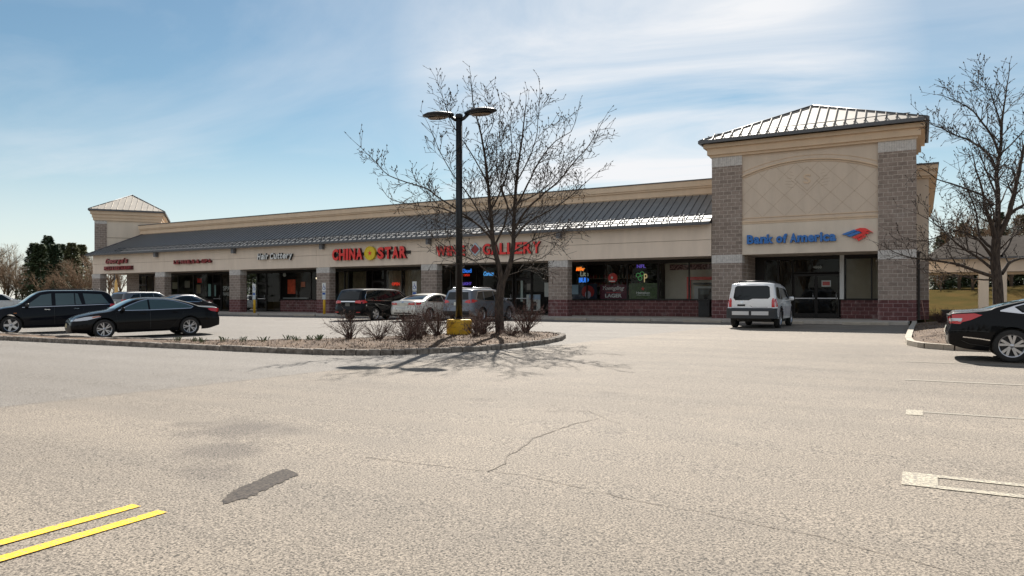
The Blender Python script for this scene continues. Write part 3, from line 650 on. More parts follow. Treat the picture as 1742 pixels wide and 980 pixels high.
# recessed shop front of the bank
a = BB(); a.wbox(-9.0, -1.2, 40.98, 41.1, 3.12, 3.285); a.wbox(-7.96, -7.43, 40.97, 41.1, 0, 3.12); B(a, 'window_header', M['bronze'])
a = BB(); a.wbox(-8.02, -7.9, 38.9, 41, 0, 3.28); B(a, 'recess_wall', M['block'])
a = BB(); a.wbox(-3.62, -.75, 40.92, 41.12, 0, .95); o = B(a, 'bulkhead', M['maroon']); a = BB(); a.wbox(-3.62, -.75, 40.88, 41.13, .95, 1.0); B(a, 'sill', M['bronze'], o)
a = BB(); a.wbox(-3.66, -3.46, 40.80, 40.94, 1.0, 3.28); B(a, 'downpipe', M['white'])
for x0, x1, z0, z1 in ((-7.43, -6.7, .02, 3.12), (-6.7, -5.98, .02, 3.12), (-5.95, -3.68, 2.40, 3.12), (-3.44, -2.19, 1.0, 3.12), (-2.19, -.8, 1.0, 3.12)): window(x0, x1, z0, z1, bank)
door(-5.92, -4.82, bank); door(-4.80, -3.70, bank)
letters_root = None
tag(text_obj('house_number', '4060', -4.98, -4.55, 2.62, 2.76, 41.04, .01, M['white']), 'small white house number on the glass above the bank doors', 'house number')

# ------------------------------------------------------------------ things at the shop fronts
# handicap posts are built with the street furniture; here what hangs on or stands behind the glass
def flat(name, x0, x1, z0, z1, y, m, label, cat, group=None, t=.012):
    a = MB(); a.box(x0, x1, y, y+t, z0, z1); return tag(a.build(name, m), label, cat, group)
tan = mat('curtain_cloth', (.20, .155, .095), .9, noise=(2.5, .25)); beigeb = mat('roller_blind', (.38, .32, .24), .9, noise=(1.5, .08)); wallw = mat('vestibule_wall', (.62, .56, .47), .8, noise=(2, .08))
def curtain(x0, x1, z0, z1, label, m=tan):
    a = MB(); n = int((x1-x0)/.045); vs = []
    for i in range(n+1):
        x = x0 + (x1-x0)*i/n; yy = 41.22 + .03*math.sin(i*1.5) + .012*math.sin(i*.6)
        vs += [(x, yy, z0), (x, yy, z1)]
    a.add(vs, [(2*i, 2*i+2, 2*i+3, 2*i+1) for i in range(n)], 0, True)
    return tag(a.build('curtain', m), label, 'curtain', 'curtains in the restaurant windows')
curtain(-38.4, -37.3, .1, 3.05, 'brown vertical curtain beside the fourth pier, west edge of the restaurant window')
curtain(-37.0, -35.6, .1, 3.05, 'wide brown curtain in the window next to the restaurant door')
curtain(-33.6, -32.3, .1, 3.05, 'brown curtain behind the red neon sign')
curtain(-32.1, -30.4, .1, 3.05, 'brown curtain at the east end of the restaurant front')
a = MB(); a.box(-3.38, -.85, 41.2, 41.22, 1.0, 3.1); tag(a.build('roller_blind', beigeb), 'plain beige roller blind drawn down behind the bank window', 'blind')
# cash machine vestibule
a = MB(); a.box(-13.3, -9.1, 42.05, 42.12, 0, 3.28); P(a, 'vestibule_wall', wallw, mall)
a = MB(); a.box(-11.95, -9.4, 41.88, 42.04, 2.12, 2.30); a.box(-11.95, -11.72, 41.88, 42.04, 0, 2.12); tag(a.build('red_portal', M['red']), 'red frame around the cash machine inside the glass corner lobby', 'frame')
at = empty('cash_machine', (-10.9, 41.75, 0), 0, 'grey cash machine with dark screen panel behind the corner window', 'cash machine')
a = MB(); a.box(-.55, 1.2, -.05, .25, 0, 1.75); a.build('cabinet', mat('atm_grey', (.45, .45, .44), .4), at)
a = MB(); a.box(-.32, .42, -.09, -.05, 1.0, 1.62); a.build('panel', M['black'], at)
a = MB(); a.box(-.20, .28, -.10, -.09, 1.28, 1.55); a.build('screen', mat('atm_screen', (.03, .05, .07), .1), at)
a = MB(); a.box(-.60, 1.25, -.12, .26, 1.85, 1.95); a.build('canopy', M['black'], at)
# pink-flowered valance seen at the top of the lobby
vm = mat('flower_valance', (.30, .10, .11), .9); tv = vm.node_tree; cc = N(tv, 'ShaderNodeTexCoord'); nn = N(tv, 'ShaderNodeTexNoise'); nn.inputs['Scale'].default_value = 9; tv.links.new(cc.outputs['Object'], nn.inputs['Vector'])
rp = N(tv, 'ShaderNodeValToRGB'); tv.links.new(nn.outputs['Fac'], rp.inputs[0]); rp.color_ramp.elements[0].position = .42; rp.color_ramp.elements[0].color = (.10, .03, .035, 1); rp.color_ramp.elements[1].position = .6; rp.color_ramp.elements[1].color = (.5, .3, .28, 1)
tv.links.new(rp.outputs[0], tv.nodes['Principled BSDF'].inputs['Base Color'])
flat('wall_frieze', -13.0, -9.2, 2.72, 3.05, 42.0, vm, 'dark red patterned strip along the top of the lobby wall', 'frieze', t=.03)
# posters in the wine shop windows
maroonp = mat('poster_maroon', (.10, .008, .028), .5)
po = empty('beer_poster', (-16.2, 41.04, 1.0), 0, 'large maroon beer poster with white script lettering low in the shop window', 'poster')
a = MB(); a.box(-.85, .88, 0, .012, 0, .88); a.build('poster_sheet', maroonp, po)
text_obj('lettering', 'Yuengling', -.68, .72, .48, .80, 0, .006, M['white'], po, .01, .35); text_obj('lettering', 'TRADITIONAL', -.45, .5, .375, .43, 0, .006, M['red'], po, .01); text_obj('lettering', 'LAGER', -.52, .55, .10, .33, 0, .006, M['white'], po, .03)
po = empty('beer_poster', (-14.35, 41.04, 1.0), 0, 'green beer poster with white lettering and a red star low in the shop window', 'poster')
gm = mat('poster_green', (.045, .085, .02), .5, noise=(6, .6)); a = MB(); a.box(-.85, .9, 0, .012, 0, .95); a.build('poster_sheet', gm, po)
text_obj('lettering', 'Heineken', -.38, .45, .32, .44, 0, .006, M['white'], po, .03); text_obj('lettering', 'WELCOME HERE', -.38, .45, .22, .27, 0, .006, M['white'], po, .01)
def star(mb, x, z, r, y, t, m=0):
    pts_ = [(x + (r if k % 2 == 0 else r*.40)*math.sin(k*math.pi/5), z + (r if k % 2 == 0 else r*.40)*math.cos(k*math.pi/5)) for k in range(10)]; mb.prism(pts_, y, y-t, m)
a = MB(); star(a, .02, .62, .13, 0, .006); a.build('star', M['red'], po)
po = empty('sports_poster', (-18.2, 41.04, 1.0), 0, 'pale blue and red helmet poster in the lower west corner of the wine shop window', 'poster')
a = MB(); a.box(-.75, .95, 0, .012, 0, .95); a.build('poster_sheet', mat('poster_navy', (.012, .018, .045), .5), po)
a = MB(); a.box(-.74, -.3, -.006, 0, .3, .88); a.build('panel', mat('poster_sky', (.28, .40, .50), .5), po)
a = MB(); a.prism([(.35+.42*math.cos(t), .45+.40*math.sin(t)) for t in [i*math.pi/12 for i in range(-3, 16)]], -.012, -.002); a.build('helmet', mat('poster_red', (.35, .02, .02), .4), po)
a = MB(); a.prism([(.35+.20*math.cos(t), .28+.24*math.sin(t)) for t in [i*math.pi/8 for i in range(16)]], -.016, -.012); a.build('face', mat('poster_lilac', (.45, .42, .5), .5), po)
# round red badge
a = MB(); a.prism([(-16.22+.30*math.cos(t), 2.28+.30*math.sin(t)) for t in [i*math.pi/14 for i in range(28)]], 41.01, 41.04, 0)
bd = empty('round_sign', (-16.22, 40.9, 2.28), 0, 'round red sign with a white star hanging above the maroon poster', 'sign'); o = a.build('disc', M['red']); o.parent = bd; o.location = (16.22, -40.9, -2.28)
a = MB(); star(a, 0, .02, .11, -.002, .008); a.build('star', M['white'], bd); a = MB(); a.box(-.2, .2, -.01, -.002, -.24, -.17); a.build('banner', M['white'], bd)
# neon signs
neon = {k: mat('neon_'+k, c, .5, emit=e) for k, c, e in (('orange', (1, .28, .03), .40), ('white', (.75, .8, .6), .10), ('blue', (.05, .28, 1), .28), ('green', (.2, .8, .25), .04), ('red', (1, .05, .02), .2), ('violet', (.25, .15, .9), .12), ('cyan', (.12, .5, 1), .22), ('cream', (.9, .7, .35), .15))}
def ns(txt, x0, x1, z0, z1, col, label, y=41.04, bold=.0, shear=0):
    return tag(text_obj('neon_sign', txt, x0, x1, z0, z1, y, .03, neon[col], None, bold, shear), label, 'neon sign', 'neon signs in the wine shop windows')
ns('Miller', -18.65, -18.05, 2.75, 3.0, 'orange', 'orange neon script at the top of the wine shop window', bold=.03, shear=.3); ns('Lite', -18.35, -17.82, 2.42, 2.72, 'white', 'pale neon lettering right under the orange neon script')
ns('BUD', -18.45, -17.80, 2.03, 2.33, 'blue', 'bright blue neon block above the helmet poster', bold=.08); ns('Bud', -27.05, -26.35, 2.78, 3.05, 'blue', 'blue neon script above the silver crossover', bold=.03)
ns('OPEN', -26.98, -26.5, 2.55, 2.7, 'red', 'small red and orange neon sign between two blue ones', bold=.03); ns('LIGHT', -27.05, -26.35, 1.95, 2.15, 'violet', 'violet neon lettering low above the silver crossover', bold=.04)
ns('Corona', -25.4, -24.6, 2.55, 2.85, 'cyan', 'cyan neon script left of the bare tree', bold=.05, shear=.3); ns('NFL', -14.7, -14.15, 2.85, 3.05, 'violet', 'violet neon tucked under the frame above the green poster', bold=.03)
# shamrock neon: ring leaves
a = MB()
for ax_, az_ in ((-14.62, 2.42), (-14.38, 2.5), (-14.5, 2.24)): a.tube([(ax_+.12*math.cos(t), 41.04, az_+.12*math.sin(t)) for t in [i*math.pi/7 for i in range(15)]], .022, 6)
tag(a.build('neon_sign', neon['green']), 'green neon shamrock above the green poster', 'neon sign', 'neon signs in the wine shop windows')
ns('P', -14.25, -14.05, 2.0, 2.5, 'cream', 'cream neon mug shape beside the green neon shamrock')
nr = tag(text_obj('neon_sign', 'OPEN', -33.15, -32.45, 1.98, 2.2, 41.04, .03, neon['red'], None, .03), 'red neon open sign hanging in the restaurant window', 'neon sign')
# paper notices and door stickers
pap = mat('paper', (.60, .60, .58), .7); papb = mat('paper_bluewhite', (.35, .45, .6), .6)
flat('notice', -22.58, -22.42, .85, 2.2, 41.04, mat('sticker_strip', (.42, .5, .47), .5), 'tall narrow strip of pale stickers on the wine shop door', 'notice')
pc = empty('beer_price_poster', (-21.65, 41.04, .25), 0, 'white and blue price poster at the foot of the wine shop window', 'poster'); a = MB(); a.box(-.5, .5, 0, .012, 0, 1.05); a.build('poster_sheet', pap, pc); a = MB(); a.box(-.3, .5, -.006, 0, .72, 1.03); a.build('blue_panel', papb, pc); a = MB(); a.box(-.12, .22, -.006, 0, .06, .6); a.build('dark_panel', M['black'], pc)
flat('notice', -20.85, -20.42, 1.15, 2.05, 41.04, pap, 'white paper notice on the glass beside the last pier before the posters', 'notice')
flat('notice', -22.12, -21.86, 1.6, 2.0, 41.04, mat('paper_dull', (.22, .19, .17), .7), 'small brownish notice on the wine shop door', 'notice')
flat('door_sign', -4.55, -4.10, 1.66, 1.98, 41.03, M['white'], 'white and red notice on the right leaf of the bank door', 'notice')
rs = flat('door_sign_print', -4.5, -4.15, 1.72, 1.92, 41.02, mat('notice_red', (.6, .06, .06), .5), None, None, t=.006); rs.parent = bpy.data.objects['door_sign']; rs.name = 'print'
flat('notice', -53.1, -52.75, 1.25, 2.3, 41.04, mat('poster_mint', (.30, .48, .45), .6), 'left of two pale mint posters in the nail salon window', 'poster', 'mint posters')
flat('notice', -52.45, -52.12, 1.25, 2.3, 41.04, mat('poster_mint2', (.34, .5, .47), .6), 'right of two pale mint posters in the nail salon window', 'poster', 'mint posters')
flat('notice', -54.6, -54.1, 1.5, 2.25, 41.04, mat('poster_tan', (.30, .24, .14), .6), 'tan poster under the red sign in the nail salon window', 'poster')
flat('notice', -57.9, -57.2, 1.9, 2.5, 41.04, mat('poster_tan2', (.22, .19, .13), .6), 'dull tan picture at the west edge of the nail salon window', 'poster'); flat('notice', -56.2, -55.5, 2.0, 2.6, 41.04, mat('poster_tan3', (.26, .23, .17), .6), 'dull tan picture beside the second pier', 'poster')
flat('notice', -54.5, -53.95, 2.42, 2.78, 41.04, M['red'], 'small red sign in the nail salon window', 'sign')
wl = empty('window_lettering', (-50.7, 41.04, 1.3), 0, 'large white SPA lettering on the dark glass beside the third pier', 'lettering'); text_obj('lettering', 'SPA', -.5, .45, .42, .8, 0, .006, pap, wl, .02); text_obj('lettering', 'NAILS', -.5, .45, .0, .3, 0, .006, pap, wl, .01)
sl = empty('service_list', (-47.7, 41.04, 1.0), 0, 'white list of services lettered on the salon glass by the third pier', 'lettering')
for k, tx in enumerate(['MEN   $', 'WOMEN   $', 'KIDS   $', 'COLOR & PERMS', 'HIGHLIGHTS', 'OPEN 7 DAYS']): text_obj('lettering', tx, -.5, .5, 1.55-k*.26, 1.63-k*.26, 0, .006, pap, sl)
flat('hair_poster', -43.65, -42.8, 1.42, 2.55, 41.06, mat('poster_orange', (.62, .09, .03), .6, noise=(3, .35)), 'large orange red poster in the hair salon window', 'poster')
flat('notice', -42.2, -41.75, 1.95, 2.35, 41.06, mat('poster_orange2', (.5, .12, .04), .6), 'small orange square picture in the hair salon window', 'poster')
a = MB(); a.prism([(-43.95+.17*math.cos(t), 2.94+.17*math.sin(t)) for t in [i*math.pi/10 for i in range(20)]], 41.02, 41.04); tag(a.build('sticker', pap), 'round white sticker high on the hair salon glass', 'sticker')
flat('window_board', -44.2, -41.6, 1.06, 1.11, 41.1, pap, 'thin white board lying along the hair salon window ledge', 'board', t=.2)
# bottle shelves inside the wine shop
bm_ = [mat('bottle_%d' % i, c, .2, coat=.5) for i, c in enumerate([(.04,.07,.02), (.22,.08,.02), (.3,.26,.2), (.25,.02,.02)])]
for sx in (-19.6, -17.2):
    sh = empty('bottle_shelf', (sx, 43.2, 0), 0, 'tall shelf of bottles inside the wine shop, %s' % ('behind the helmet poster' if sx < -18 else 'behind the maroon poster'), 'shelf', 'bottle shelves')
    a = MB()
    for z in (.3, .8, 1.3, 1.8, 2.3): a.box(0, 2.2, 0, .4, z, z+.03)
    a.box(0, .04, 0, .4, 0, 2.6); a.box(2.16, 2.2, 0, .4, 0, 2.6); a.build('rack', mat('shelf_wood%d' % int(-sx), (.22, .16, .1), .7), sh)
    a = MB(); rr = random.Random(int(-sx))
    for z in (1.33, 1.83, 2.33):
        x = .1
        while x < 2.1: a.lathe([(.035, 0), (.035, .17), (.013, .23), (.013, .28)], 6, rr.randrange(4), 'Z', (x, .12, z)); x += .105
    tag(a.build('bottles', bm_, sh), kind='stuff')
gl_ = MB(); gl_.lathe([(0, -.10), (.07, -.07), (.10, 0), (.07, .07), (0, .10)], 12); gl_.tube([(0,0,.08), (0,0,.6)], .01, 5); o = gl_.build('hanging_lamp', mat('lamp_globe', (1, .85, .6), .5, emit=1.4)); o.location = (-41.6, 42.2, 2.65); tag(o, 'small lit globe lamp hanging inside the hair salon', 'lamp')
# litter bin
lb = empty('litter_bin', (-10.35, 39.9, 0), 0, 'black square litter bin standing against the bank pier', 'bin')
a = MB(); a.box(-.30, .30, -.30, .30, .03, .86); a.build('body', M['black'], lb); a = MB(); a.box(-.33, .33, -.33, .33, .86, .93); a.box(-.2, .2, -.335, -.30, .62, .8); a.build('lid', M['blackmetal'], lb)

# ------------------------------------------------------------------ shop signs on the fascia
SY = 38.11
s = empty('shop_sign', (0, 0, 0)); bpy.data.objects.remove(s)
def sign(x, z, label): return empty('shop_sign', (x, SY, z), 0, label, 'sign', 'shop signs along the fascia')
s = sign(-61.1, 3.55, 'dark red two line sign over the westernmost shop, script above block capitals')
letters(s, "George's", -1.75, 1.45, .58, 1.02, -.04, .10, [M['darkred'], M['deepred']], .03, .04, .25)
letters(s, 'PIZZA & RESTAURANT', -1.95, 2.0, 0, .34, -.09, .06, [M['darkred'], M['deepred']], .03, .08)
a = MB(); a.box(-2.0, 2.1, -.09, 0, .0, .34); a.build('raceway', M['deepred'], s)
s = sign(-51.1, 3.87, 'small dark red one line sign of capitals, second from the west end')
letters(s, 'LE NAILS & SPA', -2.3, 2.3, 0, .32, -.06, .1, [M['darkred'], M['deepred']], .03, .14); a = MB(); a.box(-2.3, 2.3, -.05, 0, .06, .2); a.build('raceway', M['deepred'], s)
s = sign(-41.7, 3.97, 'white channel letter sign with black edges over the hair salon')
letters(s, 'Hair Cuttery', -1.8, 1.85, 0, .46, -.03, .16, [M['white'], M['black']], .035, .05, .18)
s = sign(-32.6, 3.70, 'big red letter sign split by a round yellow star emblem over the restaurant')
letters(s, 'CHINA', -3.35, -.60, 0, .80, -.02, .18, [M['red'], M['deepred']], .045, .14); letters(s, 'STAR', .72, 3.15, 0, .80, -.02, .18, [M['red'], M['deepred']], .045, .14)
a = MB(); a.box(-3.2, 3.4, -.06, 0, .30, .5); a.build('raceway', M['black'], s)
a = MB(); a.lathe([(0, 0), (.47, 0), (.47, -.2), (.43, -.2), (.43, -.17), (0, -.17)], 32, 0, 'Y', (.05, -.01, .42), False); a.build('emblem', mat('emblem_yellow', (.75, .55, .02), .5), s)
a = MB(); star(a, .05, .42, .19, -.18, .02); a.build('star', M['red'], s)
s = sign(-23.3, 3.72, 'red letter sign with a diamond emblem over the wine shop, half hidden by the tree')
letters(s, 'WINE', -3.75, -1.55, 0, .66, -.02, .16, [M['red'], M['deepred']], .03, .12); letters(s, 'GALLERY', -.25, 3.75, 0, .70, -.02, .16, [M['red'], M['deepred']], .03, .12)
a = MB(); a.prism([(-.85, -.02), (-.42, .36), (-.85, .80), (-1.30, .36)], -.10, 0); a.build('diamond_edge', mat('sign_silver', (.45, .55, .62), .35, .3), s); a = MB(); a.prism([(-.85, .09), (-.55, .36), (-.85, .68), (-1.17, .36)], -.13, -.10); a.build('diamond', M['darkred'], s)
s = empty('bank_sign', (-7.75, 38.19, 3.82), 0, 'blue channel letters with a red and blue flag emblem across the bank front', 'sign')
letters(s, 'Bank of America', 0, 4.18, -.01, .45, -.01, .13, [M['blue'], mat('blue_side', (.004, .03, .12), .5)], .045, .03)
# flag emblem: stripes of a slanted flag
fl = [('red', [(.72, .36), (.95, .52), (1.22, .54), (1.5, .46), (1.62, .38), (1.22, .40), (.98, .30)]), ('blue', [(0, .30), (.30, .38), (.62, .50), (.78, .47), (.42, .33), (.22, .26)]), ('blue', [(.26, .25), (.46, .32), (.84, .46), (.92, .42), (.60, .29), (.40, .20)])]
E0 = 4.42
for c_, poly in (('red', [(.66, .52), (.92, .60), (1.20, .58), (1.60, .34), (1.30, .42), (1.06, .34)]), ('red', [(.52, .14), (.94, .30), (1.26, .40), (1.42, .32), (1.12, .24), (.74, .06)]), ('red', [(.76, .04), (1.14, .22), (1.26, .18), (.86, -.06)]),
                 ('blue', [(0, .32), (.30, .42), (.62, .53), (.80, .47), (.42, .33), (.20, .27)]), ('blue', [(.24, .25), (.46, .32), (.86, .46), (1.0, .38), (.62, .24), (.42, .17)])):
    a = MB(); a.prism([(E0+x*.86, z*.95) for x, z in poly], -.11, -.01); a.build('flag_stripe', M[c_], s)
# wall lights under the eave above the piers
for k, x in enumerate([-55.7, -46.15, -36.95, -27.65, -18.32]):
    wl = ['above the second pier', 'above the third pier', 'above the fourth pier', 'above the fifth pier', 'above the sixth pier'][k]
    r_ = empty('wall_light', (x, 38.1, 4.50), 0, 'grey box shaped wall light under the eave ' + wl, 'wall light', 'wall lights under the eave')
    a = MB(); a.box(-.14, .14, -.30, -.03, .04, .46); a.build('housing', mat('light_grey_metal', (.14, .14, .15), .5) if k == 0 else bpy.data.materials['light_grey_metal'], r_)
    a = MB(); a.box(-.06, .06, -.03, 0, .15, .35); a.build('bracket', M['blackmetal'], r_); a = MB(); a.box(-.11, .11, -.27, -.06, .02, .04); a.build('lens', M['clearlens'], r_)

# ------------------------------------------------------------------ drive-through canopy beyond the east side
dc = empty('covered_drive_through', (4, 68, 0), 0, 'low beige drive through canopy with grey roof beyond the east planting bed', 'canopy')
def D(mb, name, ms, parent=dc):
    o = mb.build(name, ms); o.parent = parent
    if parent == dc: o.location = (-4, -68, 0)
    return o
a = MB(); a.box(.45, 30, 66, 66.25, 3.1, 4.15); a.box(.45, .8, 66.25, 74, 3.1, 4.15); a.box(.45, 30, 73.8, 74, 3.1, 4.15); D(a, 'fascia', M['stucco'])
a = MB(); a.add([(.1, 65.6, 4.2), (30.4, 65.6, 4.2), (28.4, 70, 6.1), (2.4, 70, 6.1), (.1, 74.4, 4.2), (30.4, 74.4, 4.2)], [(0,1,2,3), (4,3,2,5), (0,3,4), (1,5,2)])
x = .4
while x < 30: a.box(x, x+.03, 65.58, 65.6, 4.1, 4.2, 1); x += 5
a.box(.1, 30.4, 65.5, 65.6, 4.08, 4.22, 1); a.box(.5, 30, 66.25, 73.8, 3.3, 3.36); D(a, 'roof', [mat('grey_shingle', (.07, .06, .052), 1, spec=.05, noise=(3, .2)), M['flash']])
for x0 in (-.2, 3.75, 4.9, 9.5, 14.5, 20):
    a = MB(); a.box(x0+.1, x0+.75, 66.05, 66.9, 0, 3.1); D(a, 'column', M['stucco2'])
a = MB(); a.box(3.2, 3.45, 65.85, 65.99, 3.55, 3.8); a.build('lamp_bracket', M['black']); bpy.data.objects['lamp_bracket'].parent = dc; bpy.data.objects['lamp_bracket'].location = (-4-.85, -68, 0)
a = MB(); a.box(3.2, 60, 62.5, 76, -.2, -.04); tag(a.build('pavement', M['kerbconc']), kind='structure')
# ------------------------------------------------------------------ vehicles
def pchip(keys):
    xs = [k[0] for k in keys]; ys = [k[1] for k in keys]; n = len(xs)
    h = [xs[i+1]-xs[i] for i in range(n-1)]; d = [(ys[i+1]-ys[i])/h[i] for i in range(n-1)]; m = [0.0]*n
    for i in range(1, n-1): m[i] = 0 if d[i-1]*d[i] <= 0 else 3*(h[i-1]+h[i])/((2*h[i]+h[i-1])/d[i-1]+(h[i]+2*h[i-1])/d[i])
    m[0], m[-1] = d[0], d[-1]
    def f(x):
        if x <= xs[0]: return ys[0]
        if x >= xs[-1]: return ys[-1]
        i = 0
        while x > xs[i+1]: i += 1
        t = (x-xs[i])/h[i]; t2, t3 = t*t, t*t*t
        return (2*t3-3*t2+1)*ys[i] + (t3-2*t2+t)*h[i]*m[i] + (-2*t3+3*t2)*ys[i+1] + (t3-t2)*h[i]*m[i+1]
    return f
def clip_grid(poly, step=.10):
    bm = bmesh.new(); bm.faces.new([bm.verts.new((x, z, 0)) for x, z in poly])
    for ax in (0, 1):
        lo, hi = min(p[ax] for p in poly), max(p[ax] for p in poly); n = max(1, int((hi-lo)/step))
        for k in range(1, n+1):
            c = [0,0,0]; c[ax] = lo + (hi-lo)*k/(n+1); no = [0,0,0]; no[ax] = 1
            bmesh.ops.bisect_plane(bm, geom=bm.verts[:]+bm.edges[:]+bm.faces[:], plane_co=c, plane_no=no)
    bm.verts.index_update(); vs = [(v.co.x, v.co.y) for v in bm.verts]; fs = [tuple(v.index for v in f.verts) for f in bm.faces]; bm.free(); return vs, fs
class Car:
    def __init__(s, spec):
        s.s = spec; L, W, H = spec['L'], spec['W'], spec['H']; s.L, s.W, s.H = L, W, H
        s.zt, s.bl = pchip(spec['top']), pchip(spec['belt']); s.fx, s.rx = spec['fx'], spec['rx']; s.R = spec['R']; Ra = s.R + spec.get('gap', .055)
        s.prof = pchip([(0, .90), (.12, .955), (.4, .995), (.55, 1.0), (.75, .985), (.9, .965), (1, .94)])
        sill = pchip(spec.get('sill', [(-L/2, .36), (-L/2+.5, .24), (L/2-.6, .20), (L/2, .24)]))
        xs = [-L/2 + L*i/74 for i in range(75)] + [-L/2+.02, -L/2+.05, L/2-.02, L/2-.05, L/2-.1]
        for c in (s.fx, s.rx):
            xs = [x for x in xs if abs(x-c) > Ra+.02] + [c + Ra*math.cos(math.pi*k/18) for k in range(19)] + [c-Ra-.006, c+Ra+.006]
        xs = sorted(set(round(x, 4) for x in xs)); pr_, pf_ = spec.get('plan_r', (.16, .75)), spec.get('plan_f', (.22, .95))
        def wh(x):
            f = 1.0
            d = (x + L/2)/pr_[1]
            if d < 1: f -= pr_[0]*(1-max(0, d))**2.4
            d = (L/2 - x)/pf_[1]
            if d < 1: f -= pf_[0]*(1-max(0, d))**2.2
            return W/2*f
        s.wh = wh; xr, xf = pchip(spec['xr']), pchip(spec['xf']); fr, ff = spec.get('fade_r', .9), spec.get('fade_f', .9); yr = spec['roofw']; verts = []; nr = []
        crown = spec.get('crown', .045); rows = 11; grows = 7; trows = 8
        for x in xs:
            zt = s.zt(x); w = wh(x); bl = min(s.bl(x), zt-crown*.6); cr_ = crown if zt > s.bl(x)+.15 else crown*1.4; ze = max(zt-cr_, bl+.002)
            zb = sill(x)
            for c in (s.fx, s.rx):
                if abs(x-c) <= Ra+1e-4: zb = max(zb, s.R + math.sqrt(max(0, Ra*Ra-(x-c)**2)))
            half = []; belt_full = s.bl(x)
            for k in range(rows):
                z = zb + (bl-zb)*k/(rows-1); q = (z-.15)/(belt_full-.15); half.append((w*s.prof(max(0, q)), z))
            yb = half[-1][0]; sc_w = w/(W/2)
            for k in range(1, grows+1):
                z = bl + (ze-bl)*k/grows; u = max(0, (z-bl)/(H-belt_full)); y = yb + (yr*sc_w**.5 - yb)*(u**1.15); half.append((y, z))
            ye = half[-1][0]
            for k in range(1, trows+1):
                t_ = 1-k/trows; t2 = t_**.85 if t_ else 0; half.append((ye*t2, ze + (zt-ze)*(1-t2**spec.get('edge', 2.6))))
            nr.append(len(half))
            for y, z in half:
                xx = x; d = (x+L/2)/fr
                if d < 1: xx += xr(z)*(1-d)**2
                d = (L/2-x)/ff
                if d < 1: xx -= xf(z)*(1-d)**2
                verts.append((xx, y, z))
        n = nr[0]; ns_ = len(xs); faces = []; V = list(verts)
        mir = {}
        for i in range(ns_):
            for k in range(n):
                if k == n-1: mir[(i, k)] = i*n+k
                else: mir[(i, k)] = len(V); x, y, z = verts[i*n+k]; V.append((x, -y, z))
        for i in range(ns_-1):
            for k in range(n-1):
                faces.append((i*n+k, i*n+k+1, (i+1)*n+k+1, (i+1)*n+k)); faces.append((mir[(i, k)], mir[(i+1, k)], mir[(i+1, k+1)], mir[(i, k+1)]))
        for i, fl_ in ((0, 1), (ns_-1, 0)):            # end caps as rows of strips
            cols = 8; prev = None
            for k in range(n):
                x, y, z = verts[i*n+k]
                row = [i*n+k]
                if k < n-1:
                    for c in range(1, cols): V.append((x + (.06*(1-(1-2*c/cols)**2) * (-1 if i == 0 else 1)), y*(1-2*c/cols), z)); row.append(len(V)-1)
                    row.append(mir[(i, k)])
                else: row = [i*n+k]*(cols+1)
                if prev:
                    for c in range(cols):
                        q = [prev[c], prev[c+1], row[c+1], row[c]]; q = list(dict.fromkeys(q))
                        if len(q) > 2: faces.append(tuple(q))
                prev = row
        s.V, s.F = V, faces; s.bvh = BVHTree.FromPolygons([Vector(v) for v in V], faces)
        s.root = empty('car', (0,0,0)); s.extra = MB(); s.paint = spec['paint']
    def hit(s, kind, a, b, off):
        if kind == 'side': o, d = Vector((a, 3, b)), Vector((0, -1, 0))
        elif kind == 'rear': o, d = Vector((-5, a, b)), Vector((1, 0, 0))
        elif kind == 'front': o, d = Vector((5, a, b)), Vector((-1, 0, 0))
        else: o, d = Vector((a, b, 4)), Vector((0, 0, -1))
        loc, no, idx, _ = s.bvh.ray_cast(o, d)
        if loc is None: loc, no, idx, _ = s.bvh.find_nearest(o + d*(3-.9 if kind == 'side' else 5-s.L/2))
        if no.dot(d) > 0: no = -no
        return loc + no*off
    def patch(s, kind, poly, off, mb, m=0, step=.10, mirror=False):
        vs, fs = clip_grid(poly, step); P_ = [s.hit(kind, a, b, off) for a, b in vs]; mb.add(P_, fs, m, True)
        if mirror: mb.add([(p.x, -p.y, p.z) for p in P_], [f[::-1] for f in fs], m, True)
    def line(s, kind, pts, w, off, mb, m=0, mirror=True):
        for (a, b), (c, d) in zip(pts, pts[1:]):
            l = math.hypot(c-a, d-b); nx, nz = -(d-b)/l*w/2, (c-a)/l*w/2
            s.patch(kind, [(a-nx, b-nz), (c-nx, d-nz), (c+nx, d+nz), (a+nx, b+nz)], off, mb, m, .12, mirror)
    def part(s, mb, name, m, parent=None, label=None):
        o = mb.build(name, m); o.parent = parent or s.root
        if label: o['label'] = label
        return o
